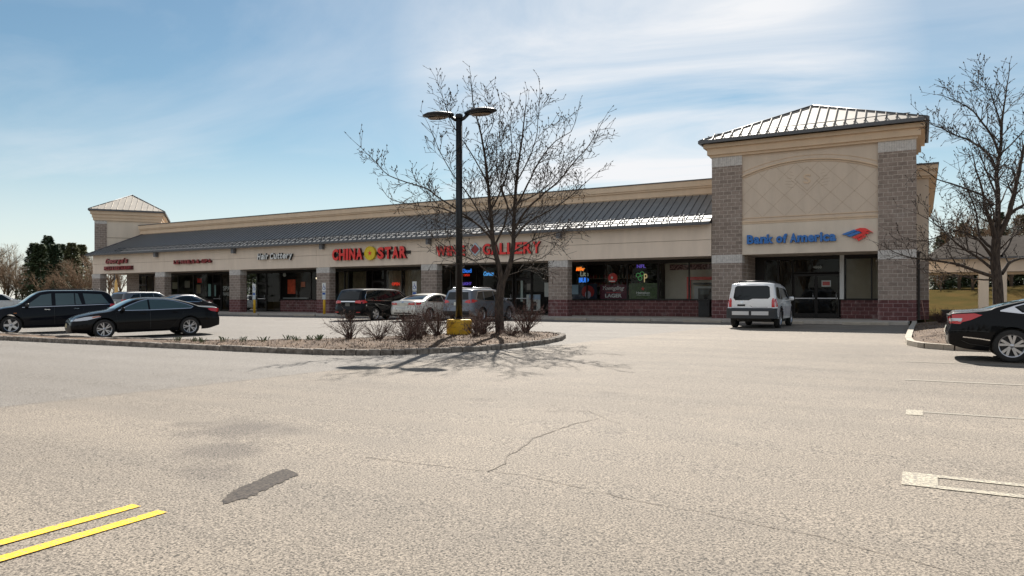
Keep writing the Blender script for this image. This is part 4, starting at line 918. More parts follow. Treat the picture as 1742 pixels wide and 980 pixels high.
    def wheels(s, style):
        r = s.R; w = .11; rim = r*.69
        for ax in (s.fx, s.rx):
            for sg in (1, -1):
                y0 = sg*(s.W/2 - w - .025)
                a = MB(); a.lathe([(rim, w*.92), (rim+.02, w), (r-.03, w), (r-.008, w*.82), (r, w*.5), (r, -w*.5), (r-.008, -w*.82), (r-.03, -w), (rim, -w*.92)], 36, 0, 'Y', (0,0,0))
                o = s.part(a, 'wheel', M['rubber']); o.location = (ax, y0, r)
                a = MB(); q = w if sg > 0 else -w
                a.lathe([(rim, q*.92), (rim-.012, q*.90), (rim-.03, q*.5), (rim-.03, -q*.8)], 36, 0, 'Y')
                a.lathe([(0, q*.25), (rim-.03, q*.25)], 24, 1, 'Y')
                a.lathe([(0, q*.80), (.05, q*.78), (.06, q*.5)], 16, 0, 'Y')
                n = style['n']; tw_ = style.get('twist', 0)
                for k in range(n):
                    for dth in style.get('pair', (0,)):
                        t0 = 2*math.pi*k/n + dth*.4; t1 = 2*math.pi*k/n + dth + tw_
                        p0 = Vector((.045*math.cos(t0), 0, .045*math.sin(t0))); p1 = Vector(((rim-.015)*math.cos(t1), 0, (rim-.015)*math.sin(t1)))
                        u = (p1-p0).normalized(); v = Vector((-u.z, 0, u.x)); wa, wb = style['w']
                        ys_ = (q*.80, q*.45)
                        vs = [p0+v*wa, p0-v*wa, p1-v*wb, p1+v*wb]; V8 = [Vector((p.x, ys_[0] if i < 2 else q*.84, p.z)) for i, p in enumerate(vs)] + [Vector((p.x, ys_[1], p.z)) for p in vs]
                        a.add(V8, [(0,1,2,3), (4,7,6,5), (0,4,5,1), (1,5,6,2), (2,6,7,3), (3,7,4,0)], 0)
                c = a.build('rim', [style.get('m', M['alloy']), M['black']]); c.parent = o
    def finish(s, name, label, cat, loc, heading, group=None, dark=.0):
        r = s.root; r.name = name; tag(r, label, cat, group); x, y = loc
        a = MB(); W, L = s.W, s.L
        a.box(s.rx+s.R+.06, s.fx-s.R-.06, -W/2+.16, W/2-.16, .22, .62); a.box(-L/2+.15, s.rx-s.R-.06, -W/2+.25, W/2-.25, .34, .6); a.box(s.fx+s.R+.06, L/2-.3, -W/2+.35, W/2-.35, .26, .55)
        a.box(s.rx-s.R-.05, s.rx+s.R+.05, -W/2+.30, W/2-.30, .26, .7); a.box(s.fx-s.R-.05, s.fx+s.R+.05, -W/2+.30, W/2-.30, .26, .62)
        s.part(a, 'underbody', M['black'])
        o = MB(); o.v = [tuple(v) for v in s.V]; o.f = s.F; o.m = [0]*len(s.F); o.sm = [True]*len(s.F); ob = s.part(o, 'body', [s.paint, M['black']])
        if s.extra.f: s.part(s.extra, 'trim', [M['black'], M['chrome'], M['blackmetal'], s.paint])
        # sit on the sloping ground
        dx, dy = math.cos(heading), math.sin(heading); z0 = gz(y); zf, zr_ = gz(y+dy*s.fx), gz(y+dy*s.rx); pitch = -math.atan2(zf-zr_, s.fx-s.rx)
        r.location = (x, y, (zf+zr_)/2 - .004); r.rotation_euler = (0, pitch, heading); return r
    def doors(s, polys, handles=None, hm=None):
        for i, poly in enumerate(polys):
            cx_ = sum(p[0] for p in poly)/len(poly); cz_ = sum(p[1] for p in poly)/len(poly); wx = max(abs(p[0]-cx_) for p in poly); wz = max(abs(p[1]-cz_) for p in poly)
            big = [(cx_+(p[0]-cx_)*(1+.010/wx), cz_+(p[1]-cz_)*(1+.010/wz)) for p in poly]
            s.patch('side', big, .0015, s.extra, 2, .12, True)
            for sg in (1, -1):
                a = MB(); vs, fs = clip_grid(poly, .12); P_ = [s.hit('side', u, v, .0045) for u, v in vs]; a.add([(p.x, sg*p.y, p.z) for p in P_], fs if sg > 0 else [f[::-1] for f in fs], 0, True)
                d = s.part(a, 'door', s.paint)
                if handles and i < len(handles):
                    hx, hz = handles[i]; p = s.hit('side', hx, hz, .03); a = MB(); a.obox((p.x, sg*p.y, p.z), (.095, 0, .004), (0, .010, 0), (0, 0, .014)); a.obox((p.x-.08, sg*(p.y-.015), p.z), (.012,0,0), (0,.018,0), (0,0,.011)); a.obox((p.x+.08, sg*(p.y-.015), p.z), (.012,0,0), (0,.018,0), (0,0,.011))
                    s.part(a, 'handle', hm or s.paint, d)
    def windows(s, polys, gm, outline=None, off=.006):
        for poly in polys:
            for sg in (1, -1):
                a = MB(); vs, fs = clip_grid(poly, .1); P_ = [s.hit('side', u, v, off) for u, v in vs]; a.add([(p.x, sg*p.y, p.z) for p in P_], fs if sg > 0 else [f[::-1] for f in fs], 0, True); s.part(a, 'window', gm)
        if outline: s.line('side', outline + [outline[0]], .022, .009, s.extra, 1)
    def glass(s, kind, poly, name, gm, off=.006):
        a = MB(); s.patch(kind, poly, off, a, 0, .09); return s.part(a, name, gm)
    def lamp(s, name, side_poly, end_kind, end_poly, m, off=.008):
        for sg in (1, -1):
            a = MB()
            if side_poly: vs, fs = clip_grid(side_poly, .07); P_ = [s.hit('side', u, v, off) for u, v in vs]; a.add([(p.x, sg*p.y, p.z) for p in P_], fs if sg > 0 else [f[::-1] for f in fs], 0, True)
            if end_poly: vs, fs = clip_grid(end_poly, .07); P_ = [s.hit(end_kind, u, v, off) for u, v in vs]; a.add([(p.x, sg*p.y, p.z) for p in P_], fs, 0, True)
            s.part(a, name, m)
    def mirrors(s, x, z, y=None, m=None):
        for sg in (1, -1):
            p = s.hit('side', x, z, 0); a = MB(); vs = []; c = Vector((x-.02, sg*(p.y+.13), z+.03))
            for zz, k in ((-.075, .7), (-.03, 1), (.04, 1), (.08, .75)):
                for q in range(12):
                    t = 2*math.pi*q/12; vs.append((c.x + (.075 if math.cos(t) > 0 else .05)*k*math.cos(t), c.y + .10*k*math.sin(t), c.z+zz))
            a.add(vs, [(i*12+k, i*12+(k+1)%12, (i+1)*12+(k+1)%12, (i+1)*12+k) for i in range(3) for k in range(12)] + [tuple(range(12))[::-1], tuple(range(36, 48))], 0, True)
            a.obox((c.x+.01, sg*(p.y+.03), c.z-.05), (.03,0,0), (0,.06,0), (0,0,.018), 0); s.part(a, 'mirror', m or s.paint)
    def plate(s, kind, w, z, h=.15, y=0, m=None):
        a = MB(); s.patch(kind, [(y-w/2, z), (y+w/2, z), (y+w/2, z+h), (y-w/2, z+h)], .016, a); s.part(a, 'number_plate', m or M['plate'])
def paint(name, c, metal=0, rough=.32):
    m = mat('paint_'+name, c, rough, metal, .08 if max(c) < .1 else .5, coat=.6 if max(c) < .1 else 1); m.node_tree.nodes['Principled BSDF'].inputs['Coat IOR'].default_value = 1.32; return m
PB = paint('black', (.003, .003, .004), 0, .5); PN = paint('dark_blue_black', (.003, .004, .008), 0, .5); PS = paint('silver', (.15, .165, .19), .4, .35); PG = paint('grey', (.16, .165, .17), .6, .33); PW = paint('white', (.86, .86, .86), 0, .3); PC = paint('pearl', (.58, .57, .53), .25, .3)

def sedan(p, L=4.88, W=1.84, H=1.445, fo=.96, ro=1.10, R_=.345, taper=0):
    f, r = L/2, -L/2
    return dict(L=L, W=W, H=H, fx=f-fo, rx=r+ro, R=R_, paint=p, roofw=.57,
        top=[(r, .98), (r+.06, 1.075), (r+.5, 1.105), (r+.72, 1.13), (r+1.1, 1.27), (r+1.5, 1.375), (r+1.95, H-.012), (r+2.4, H), (r+2.8, H-.03), (r+3.15, 1.29), (r+3.5, 1.10), (r+3.72, 1.01), (r+4.1, .955), (f-.42, .885), (f-.15, .82), (f, .74)],
        belt=[(r, 1.0), (r+.6, 1.02), (r+1.2, 1.00), (r+2, .965), (f-1.5, .93), (f-.9, .88), (f, .70)],
        xr=[(.2, .10), (.42, .0), (.62, .0), (.8, .045), (.98, .02), (1.1, .04), (1.4, 0)], xf=[(.2, .06), (.4, .0), (.55, .015), (.72, .08), (.9, .12), (1.4, .1)])
def dress_sedan(c, gm, tail, head, chrome=True):
    L = c.L; f, r = L/2, -L/2
    c.doors([[(r+2.47, .30), (f-1.42, .28), (f-1.36, .62), (f-1.32, .915), (r+2.47, .95)], [(r+1.62, .50), (r+1.80, .30), (r+2.44, .30), (r+2.44, .95), (r+1.30, .985), (r+1.36, .80)]], [(r+2.68, .86), (r+1.62, .89)])
    fw = [(f-1.42, .985), (f-1.80, 1.16), (f-2.12, 1.285), (r+2.50, 1.355), (r+2.50, .995)]; rw = [(r+2.44, .995), (r+2.44, 1.355), (r+2.0, 1.345), (r+1.62, 1.285), (r+1.26, 1.175), (r+1.02, 1.075), (r+1.08, 1.035), (r+1.5, 1.02)]
    c.windows([fw, rw], gm, [(f-1.40, .98), (f-1.80, 1.175), (f-2.12, 1.30), (r+2.47, 1.372), (r+1.98, 1.36), (r+1.60, 1.30), (r+1.24, 1.19), (r+.97, 1.075), (r+1.06, 1.02), (r+1.5, 1.005), (r+2.47, .98)] if chrome else None)
    c.glass('front', [(-.70, 1.045), (.70, 1.045), (.56, 1.375), (-.56, 1.375)], 'windscreen', M['carglass_teal']); c.glass('rear', [(-.64, 1.135), (.64, 1.135), (.52, 1.36), (-.52, 1.36)], 'rear_window', gm)
    c.mirrors(f-1.52, .985)

# black mid-size saloon nosing up to the island
c = Car(sedan(PB)); f, r = c.L/2, -c.L/2
dress_sedan(c, M['carglass_teal'], None, None)
c.lamp('headlight', [(f-.12, .64), (f-.45, .67), (f-.86, .775), (f-.80, .815), (f-.40, .78), (f-.12, .72)], 'front', [(.46, .62), (.80, .65), (.82, .74), (.44, .68)], M['clearlens'])
c.lamp('indicator', [(f-.60, .735), (f-.86, .785), (f-.82, .81), (f-.60, .785)], None, None, mat('lamp_salmon', (.55, .22, .14), .3), .011)
c.lamp('tail_light', [(r+.06, .86), (r+.34, .90), (r+.46, .985), (r+.28, 1.01), (r+.06, .99)], 'rear', [(.42, .86), (.80, .86), (.80, .99), (.48, .99)], M['redlens'])
a = MB(); c.patch('front', [(-.72, .24), (.72, .24), (.60, .50), (-.60, .50)], .012, a, 0); c.patch('front', [(-.42, .60), (.42, .60), (.40, .655), (-.40, .655)], .012, a, 0); c.part(a, 'grille', M['black'])
a = MB(); c.patch('front', [(-.11, .61), (.11, .61), (.11, .67), (-.11, .67)], .018, a, 0); c.part(a, 'badge', M['chrome'])
c.plate('front', .30, .40, .15, 0, mat('plate_tan', (.45, .38, .22), .5)); c.plate('rear', .31, .62, .16)
c.wheels(dict(n=5, w=(.014, .018), pair=(-.2, .2), m=M['alloy']))
c.finish('sedan_car', 'black saloon car with chrome window trim parked nose to the planted island', 'car', (-25.0, 16.6), R(249))

# black crossover beyond it, cut by the picture's west edge
def suv(p, L=4.72, W=1.83, H=1.74, fo=.93, ro=1.03, R_=.365, **k):
    f, r = L/2, -L/2
    d = dict(L=L, W=W, H=H, fx=f-fo, rx=r+ro, R=R_, paint=p, roofw=.66,
        top=[(r, H-.14), (r+.12, H-.07), (r+.5, H-.025), (r+1.4, H), (r+2.4, H), (r+2.75, H-.04), (r+3.05, H-.20), (r+3.45, 1.22), (r+3.62, 1.14), (r+4.0, 1.08), (f-.4, .99), (f-.12, .88), (f, .78)],
        belt=[(r, 1.12), (r+1.2, 1.09), (r+2.5, 1.05), (f-1.2, 1.0), (f-.7, .96), (f, .74)],
        xr=[(.25, .08), (.45, .0), (.62, .0), (.7, .07), (1.0, .10), (1.15, .13), (1.45, .24), (H, .40)], xf=[(.2, .08), (.45, .0), (.6, .0), (.85, .08), (1.0, .1), (1.7, .1)], fade_r=1.0, plan_r=(.10, .5), plan_f=(.17, .8),
        sill=[(r, .42), (r+.5, .30), (f-.6, .27), (f, .32)])
    d.update(k); return d
c = Car(suv(PN)); f, r, H = c.L/2, -c.L/2, c.H
c.doors([[(r+2.35, .36), (f-1.36, .35), (f-1.30, .7), (f-1.24, 1.0), (r+2.35, 1.04)], [(r+1.50, .62), (r+1.68, .37), (r+2.32, .36), (r+2.32, 1.04), (r+1.28, 1.07), (r+1.32, .85)]], [(r+2.58, .95), (r+1.56, .97)], M['chrome'])
c.windows([[(f-1.38, 1.08), (f-1.95, 1.54), (r+2.42, 1.60), (r+2.42, 1.11)], [(r+2.28, 1.11), (r+2.28, 1.60), (r+1.62, 1.60), (r+1.62, 1.13)], [(r+1.58, 1.13), (r+1.58, 1.60), (r+1.48, 1.59), (r+1.36, 1.14)], [(r+1.22, 1.14), (r+1.30, 1.59), (r+.62, 1.55), (r+.36, 1.17)]], M['carglass_teal'])
c.line('side', [(r+.3, 1.13), (r+1.4, 1.10), (f-1.3, 1.055)], .016, .008, c.extra, 1)
c.glass('front', [(-.72, 1.22), (.72, 1.22), (.62, 1.60), (-.62, 1.60)], 'windscreen', M['carglass_teal']); c.glass('rear', [(-.62, 1.16), (.62, 1.16), (.56, 1.55), (-.56, 1.55)], 'rear_window', M['carglass'])
c.lamp('headlight', [(f-.08, .80), (f-.5, .86), (f-.46, .97), (f-.12, .90)], 'front', [(.5, .74), (.8, .74), (.8, .88), (.5, .88)], M['clearlens'])
c.lamp('tail_light', [(r+.14, .98), (r+.34, 1.0), (r+.30, 1.14), (r+.16, 1.14)], 'rear', [(.62, .98), (.84, .98), (.82, 1.14), (.64, 1.14)], M['redlens'])
c.mirrors(f-1.45, 1.10, m=M['black']); c.plate('rear', .31, .8, .16)
a = MB()
for sg in (1, -1): a.tube([(r+.6, sg*.60, H-.0), (r+.75, sg*.60, H+.035), (r+2.4, sg*.60, H+.035), (r+2.55, sg*.60, H+.0)], .015, 6)
c.part(a, 'roof_rail', M['blackmetal']); a = MB(); c.patch('side', [(f-1.12, .82), (f-1.02, .82), (f-1.02, .845), (f-1.12, .845)], .01, a, 0, .1, True); c.part(a, 'side_marker', mat('amber', (.5, .16, .03), .3))
c.wheels(dict(n=5, w=(.05, .045), m=M['alloy']))
c.finish('suv_car', 'black sport utility car with five spoke wheels seen side on beyond the black saloon', 'car', (-31.45, 16.7), R(249))

# black minivan
c = Car(suv(PB, L=5.15, W=2.0, H=1.74, fo=.95, ro=1.12, R_=.35, roofw=.74, xr=[(.25, .08), (.45, .0), (.66, .0), (.74, .05), (1.0, .06), (1.15, .10), (1.45, .22), (1.74, .36)],
    top=[(-2.575, 1.60), (-2.45, 1.67), (-2.0, 1.72), (-.8, 1.74), (.3, 1.73), (.75, 1.69), (1.1, 1.52), (1.6, 1.20), (1.8, 1.08), (2.1, .98), (2.4, .84), (2.575, .7)])); f, r = c.L/2, -c.L/2
c.doors([[(r+2.65, .33), (f-1.2, .32), (f-1.15, .7), (f-1.2, 1.02), (r+2.65, 1.05)], [(r+1.68, .60), (r+1.8, .34), (r+2.62, .33), (r+2.62, 1.05), (r+1.5, 1.07)]], [(r+2.78, .98), (r+2.5, .98)], M['chrome'])
c.windows([[(f-1.25, 1.1), (f-1.72, 1.45), (f-1.95, 1.56), (r+2.7, 1.60), (r+2.7, 1.10)], [(r+2.62, 1.1), (r+2.62, 1.60), (r+1.5, 1.60), (r+1.45, 1.1)], [(r+1.36, 1.1), (r+1.42, 1.60), (r+.66, 1.56), (r+.42, 1.30), (r+.40, 1.14)]], M['carglass'], [(f-1.2, 1.07), (f-1.95, 1.60), (r+1.5, 1.64), (r+.62, 1.59), (r+.36, 1.28), (r+.34, 1.11), (r+1.5, 1.07)])
c.glass('rear', [(-.70, 1.13), (.70, 1.13), (.64, 1.58), (-.64, 1.58)], 'rear_window', M['carglass']); c.glass('front', [(-.75, 1.12), (.75, 1.12), (.66, 1.6), (-.66, 1.6)], 'windscreen', M['carglass_teal'])
c.lamp('tail_light', [(r+.12, .92), (r+.46, .98), (r+.30, 1.10), (r+.14, 1.10)], 'rear', [(.48, .95), (.93, .92), (.92, 1.10), (.52, 1.07)], M['redlens'])
a = MB(); c.patch('rear', [(-.50, 1.0), (.50, 1.0), (.50, 1.055), (-.50, 1.055)], .016, a); c.part(a, 'garnish', M['chrome']); c.plate('rear', .31, .78, .16, 0, mat('plate_dark', (.12, .12, .11), .5))
c.lamp('reflector', None, 'rear', [(.62, .44), (.86, .44), (.86, .48), (.62, .48)], M['redlens']); c.mirrors(f-1.35, 1.12)
c.wheels(dict(n=5, w=(.03, .03), pair=(-.16, .16))); c.finish('minivan_car', 'black minivan with wide chrome bar on its tailgate parked facing the restaurant', 'car', (-26.55, 31.75), R(90))

# pearl saloon
c = Car(sedan(PC, L=4.85, W=1.86, H=1.475, taper=1)); f, r = c.L/2, -c.L/2
dress_sedan(c, M['carglass'], None, None)
c.lamp('tail_light', [(r+.08, .86), (r+.40, .89), (r+.44, .97), (r+.10, .985)], 'rear', [(.34, .87), (.86, .86), (.84, .985), (.40, .96)], M['redlens']); c.lamp('headlight', [(f-.12, .64), (f-.6, .70), (f-.6, .78), (f-.2, .73)], 'front', [(.48, .64), (.78, .66), (.8, .72), (.46, .7)], M['clearlens'])
c.plate('rear', .31, .78, .16); a = MB(); c.patch('rear', [(-.6, .34), (.6, .34), (.55, .46), (-.55, .46)], .012, a); c.part(a, 'bumper_insert', M['black']); c.line('rear', [(-.42, .74), (-.3, .70), (.3, .70), (.42, .74)], .012, .01, c.extra, 0, False)
a = MB(); c.patch('rear', [(-.06, .97), (.06, .97), (.06, 1.03), (-.06, 1.03)], .014, a); c.part(a, 'badge', M['chrome'])
c.wheels(dict(n=10, w=(.014, .016))); c.finish('sedan_car', 'pearl white saloon car parked between the black minivan and the silver crossover', 'car', (-23.3, 32.15), R(90))

# silver crossover
c = Car(suv(PS, L=4.65, W=1.84, H=1.70)); f, r = c.L/2, -c.L/2
c.doors([[(r+2.30, .36), (f-1.36, .35), (f-1.30, .7), (f-1.24, .98), (r+2.30, 1.02)], [(r+1.50, .62), (r+1.66, .37), (r+2.27, .36), (r+2.27, 1.02), (r+1.25, 1.06), (r+1.32, .85)]], [(r+2.52, .94), (r+1.50, .97)])
c.windows([[(f-1.40, 1.06), (f-1.95, 1.50), (r+2.34, 1.56), (r+2.34, 1.08)], [(r+2.26, 1.08), (r+2.26, 1.56), (r+1.4, 1.54), (r+1.30, 1.11)], [(r+1.22, 1.12), (r+1.30, 1.53), (r+.85, 1.49), (r+.58, 1.18)]], M['carglass'], [(f-1.38, 1.035), (f-1.95, 1.54), (r+2.3, 1.60), (r+1.3, 1.57), (r+.82, 1.52), (r+.50, 1.16), (r+1.3, 1.08)])
c.glass('rear', [(-.66, 1.13), (.66, 1.13), (.56, 1.50), (-.56, 1.50)], 'rear_window', M['carglass']); c.glass('front', [(-.72, 1.22), (.72, 1.22), (.62, 1.57), (-.62, 1.57)], 'windscreen', M['carglass_teal'])
c.lamp('tail_light', [(r+.12, .98), (r+.62, 1.06), (r+.34, 1.13), (r+.16, 1.14)], 'rear', [(.44, 1.0), (.70, .94), (.88, .98), (.84, 1.14), (.56, 1.09)], M['redlens'])
c.lamp('headlight', [(f-.08, .80), (f-.5, .86), (f-.46, .95), (f-.12, .90)], 'front', [(.5, .74), (.8, .74), (.8, .86), (.5, .86)], M['clearlens']); c.plate('rear', .31, .84, .16)
a = MB(); c.patch('rear', [(-.80, .36), (.80, .36), (.78, .56), (-.78, .56)], .012, a); c.part(a, 'bumper_cladding', M['black']); c.mirrors(f-1.45, 1.08)
a = MB()
for sg in (1, -1): a.tube([(r+.5, sg*.58, 1.66), (r+.65, sg*.58, 1.73), (r+2.3, sg*.58, 1.74), (r+2.45, sg*.58, 1.68)], .016, 6)
c.part(a, 'roof_rail', M['alloy'])
c.wheels(dict(n=5, w=(.03, .02), pair=(-.2, .2))); c.finish('crossover_car', 'silver crossover car parked facing the wine shop behind the lamp post', 'car', (-20.15, 32.3), R(90))

# white boxy off-roader in front of the bank
X_ = suv(PW, L=4.53, W=1.94, H=1.83, fo=.78, ro=1.05, R_=.375, roofw=.79, gap=.07, edge=4.5, plan_r=(.06, .25), crown=.05,
    top=[(-2.265, 1.74), (-2.15, 1.80), (-1.5, 1.83), (-.4, 1.82), (-.2, 1.77), (.3, 1.72), (.55, 1.68), (.8, 1.50), (1.08, 1.22), (1.25, 1.16), (1.8, 1.10), (2.1, 1.0), (2.265, .85)],
    xr=[(.3, .06), (.42, .0), (.66, .0), (.72, .10), (1.0, .12), (1.15, .14), (1.5, .24), (1.8, .33)], belt=[(-2.265, 1.12), (-1, 1.10), (.6, 1.06), (1.2, 1.05), (2.265, .8)])
X_['sill'] = [(-2.265, .46), (-1.8, .38), (1.7, .36), (2.265, .42)]
c = Car(X_); f, r = c.L/2, -c.L/2
c.doors([[(r+2.15, .46), (f-1.22, .45), (f-1.18, .7), (f-1.12, 1.04), (r+2.15, 1.07)], [(r+1.50, .66), (r+1.62, .46), (r+2.12, .46), (r+2.12, 1.07), (r+1.28, 1.09)]], [(r+2.32, 1.0), (r+1.45, 1.02)])
c.windows([[(f-1.25, 1.12), (f-1.62, 1.5), (f-1.75, 1.55), (r+2.2, 1.60), (r+2.2, 1.13)], [(r+2.12, 1.13), (r+2.12, 1.60), (r+1.36, 1.62), (r+1.36, 1.14)], [(r+1.24, 1.15), (r+1.24, 1.64), (r+.66, 1.62), (r+.40, 1.30), (r+.60, 1.18)]], M['carglass'])
c.glass('rear', [(-.70, 1.24), (-.62, 1.17), (-.05, 1.17), (.10, 1.11), (.62, 1.11), (.70, 1.20), (.66, 1.62), (.58, 1.68), (-.58, 1.68), (-.66, 1.62)], 'rear_window', M['carglass']); c.glass('front', [(-.72, 1.24), (.72, 1.24), (.62, 1.6), (-.62, 1.6)], 'windscreen', M['carglass_teal'])
c.lamp('tail_light', [(r+.12, .84), (r+.30, .86), (r+.27, 1.14), (r+.16, 1.18)], 'rear', [(.76, .84), (.92, .84), (.90, 1.16), (.80, 1.20), (.76, 1.1)], M['redlens'])
c.lamp('headlight', [(f-.1, .80), (f-.4, .82), (f-.4, .96), (f-.1, .94)], 'front', [(.55, .78), (.85, .78), (.85, .94), (.55, .94)], M['clearlens'])
a = MB()
for sg in (1, -1): a.add([], []); 
bp_ = [(r-.12, -.72), (r-.05, -.90), (r+.10, -.965), (r+.50, -.955), (r+.50, -.88), (r+.2, -.80), (r+.2, .80), (r+.50, .88), (r+.50, .955), (r+.10, .965), (r-.05, .90), (r-.12, .72)]
n_ = len(bp_); a.add([(x_, y_, .40 if k_ == 0 else (.70 if abs(y_) < .85 else .80)) for k_ in (0, 1) for x_, y_ in bp_], [tuple(range(n_))[::-1], tuple(range(n_, 2*n_))] + [(i_, (i_+1)%n_, n_+(i_+1)%n_, n_+i_) for i_ in range(n_)])
clad = mat('grey_cladding', (.035, .037, .04), .65); c.part(a, 'bumper', clad)
for cx_ in (c.fx, c.rx):                      # dark wheel-arch cladding
    P0 = [(cx_+(c.R+.135)*math.cos(t), max(.40, c.R+(c.R+.135)*math.sin(t))) for t in [math.pi*i/16 for i in range(17)]]; P1 = [(cx_+(c.R+.072)*math.cos(t), c.R+(c.R+.072)*math.sin(t)) for t in [math.pi*i/16 for i in range(17)]]
    a = MB()
    for i in range(16): c.patch('side', [P0[i], P0[i+1], P1[i+1], P1[i]], .014, a, 0, .3)
    a2 = MB(); a2.add([(p[0], -p[1], p[2]) for p in a.v], [f[::-1] for f in a.f], 0, True); c.part(a, 'wheel_arch', clad); c.part(a2, 'wheel_arch', clad)
for y0_, y1_ in ((-.68, -.04), (.06, .70)): a = MB(); a.box(r-.135, r-.121, y0_, y1_, .53, .68); c.part(a, 'bumper_plate', mat('step_white', (.62, .62, .62), .5))
c.line('rear', [(-.80, .80), (.78, .80)], .014, .008, c.extra, 0, False); c.line('rear', [(-.62, .84), (-.05, .84), (.05, .90)], .010, .007, c.extra, 0, False)
c.plate('rear', .30, .88, .07, .38, M['black']); a = MB(); c.patch('rear', [(.30, 1.01), (.42, 1.01), (.42, 1.06), (.30, 1.06)], .012, a); c.part(a, 'badge', M['chrome'])
a = MB()
for sg in (1, -1): a.tube([(r+.45, sg*.58, 1.79), (r+.55, sg*.58, 1.87), (r+1.9, sg*.58, 1.87), (r+2.1, sg*.58, 1.78)], .02, 6)
for xx in (r+.6, r+1.75): a.tube([(xx, -.58, 1.87), (xx, .58, 1.87)], .018, 6)
c.part(a, 'roof_rack', M['blackmetal']); a = MB()
for sg in (1, -1): a.tube([(c.rx+.5, sg*.90, .40), (c.fx-.5, sg*.90, .40)], .035, 8)
c.part(a, 'side_step', M['alloy']); c.mirrors(f-1.28, 1.14)
c.wheels(dict(n=6, w=(.035, .03))); c.finish('off_road_car', 'white boxy off road car with roof rack and dark bumper parked before the bank', 'car', (-5.82, 31.6), R(90))

# near black saloon at the east edge
S_ = sedan(PB, L=4.89, W=1.86, H=1.45, fo=.94, ro=1.12, R_=.345)
r, f = -4.89/2, 4.89/2
S_['top'] = [(r, 1.00), (r+.05, 1.075), (r+.35, 1.10), (r+.62, 1.125), (r+1.0, 1.235), (r+1.4, 1.335), (r+1.9, 1.425), (r+2.4, 1.45), (r+2.8, 1.42), (r+3.15, 1.29), (r+3.5, 1.10), (r+3.72, 1.01), (r+4.1, .955), (f-.35, .84), (f-.1, .74), (f, .66)]
S_['sill'] = [(r, .34), (r+.25, .26), (r+.8, .22), (f-.6, .20), (f, .24)]
c = Car(S_)
c.doors([[(r+2.47, .28), (f-1.42, .27), (f-1.36, .62), (f-1.32, .915), (r+2.47, .95)], [(r+1.62, .48), (r+1.80, .28), (r+2.44, .28), (r+2.44, .95), (r+1.30, .985), (r+1.36, .80)]], [(r+2.68, .86), (r+1.62, .89)], M['chrome'])
c.windows([[(f-1.42, .985), (f-1.80, 1.16), (f-2.12, 1.285), (r+2.50, 1.355), (r+2.50, .995)], [(r+2.44, .995), (r+2.44, 1.36), (r+2.0, 1.345), (r+1.62, 1.28), (r+1.22, 1.165), (r+1.36, 1.04)]], M['carglass'], [(f-1.40, .98), (f-1.80, 1.175), (f-2.12, 1.30), (r+2.47, 1.375), (r+1.98, 1.362), (r+1.60, 1.30), (r+1.18, 1.175), (r+.92, 1.075), (r+1.3, 1.03), (r+2.47, .98)])
a = MB(); c.patch('side', [(r+.94, 1.075), (r+1.30, 1.04), (r+1.17, 1.16)], .010, a, 0, .05, True); c.part(a, 'quarter_trim', M['chrome'])
c.glass('front', [(-.70, 1.045), (.70, 1.045), (.56, 1.375), (-.56, 1.375)], 'windscreen', M['carglass_teal']); c.glass('rear', [(-.66, 1.13), (.66, 1.13), (.52, 1.37), (-.52, 1.37)], 'rear_window', M['carglass_teal'])
c.lamp('tail_light', [(r+.05, .80), (r+.20, .82), (r+.40, .88), (r+.60, .985), (r+.46, 1.02), (r+.20, 1.005), (r+.05, .99)], 'rear', [(.42, .90), (.56, .80), (.84, .79), (.86, .98), (.46, .99)], M['redlens'])
a = MB(); c.patch('rear', [(.60, .85), (.84, .84), (.84, .90), (.64, .92)], .014, a); c.patch('rear', [(-.60, .85), (-.84, .84), (-.84, .90), (-.64, .92)], .014, a); c.patch('side', [(r+.05, .845), (r+.22, .86), (r+.24, .915), (r+.05, .91)], .013, a, 0, .1, True); c.part(a, 'indicator', M['clearlens'])
a = MB(); c.line('side', [(r+.25, .515), (r+.55, .485), (r+.76, .45)], .022, .011, a, 0, False); a2 = MB(); a2.add([(p[0], -p[1], p[2]) for p in a.v], [f[::-1] for f in a.f], 0, True); c.part(a, 'bumper_strip', M['chrome']); c.part(a2, 'bumper_strip', M['chrome'])
c.line('side', [(r+.04, .64), (r+.3, .66), (r+.72, .63)], .008, .004, c.extra, 0)
c.line('side', [(r+.02, 1.0), (r+.02, 1.0+.06)], .01, .004, c.extra, 0); c.line('side', [(r+.22, .44), (r+.36, .37), (r+.72, .32)], .012, .006, c.extra, 0)
c.plate('rear', .31, .58, .16); c.mirrors(f-1.52, .985)
a = MB()
for sg in (1, -1): a.add([Vector((r+1.95, .012*sg, 1.43)), Vector((r+2.12, .012*sg, 1.44)), Vector((r+1.94, .004*sg, 1.50))], [(0,1,2)])
a.add([Vector((r+1.95, -.03, 1.428)), Vector((r+1.95, .03, 1.428)), Vector((r+1.93, .004, 1.505)), Vector((r+1.93, -.004, 1.505)), Vector((r+2.14, -.02, 1.44)), Vector((r+2.14, .02, 1.44))], [(0,1,2,3), (0,3,4), (1,5,2), (3,2,5,4)]); c.part(a, 'aerial_fin', PB)
c.wheels(dict(n=5, w=(.020, .028), pair=(-.18, .28), twist=.25, m=M['alloy']))
c.finish('sedan_car', 'near black saloon at the east edge with bright red tail lamp and swirling wheels', 'car', (2.98, 19.22), 0.0)

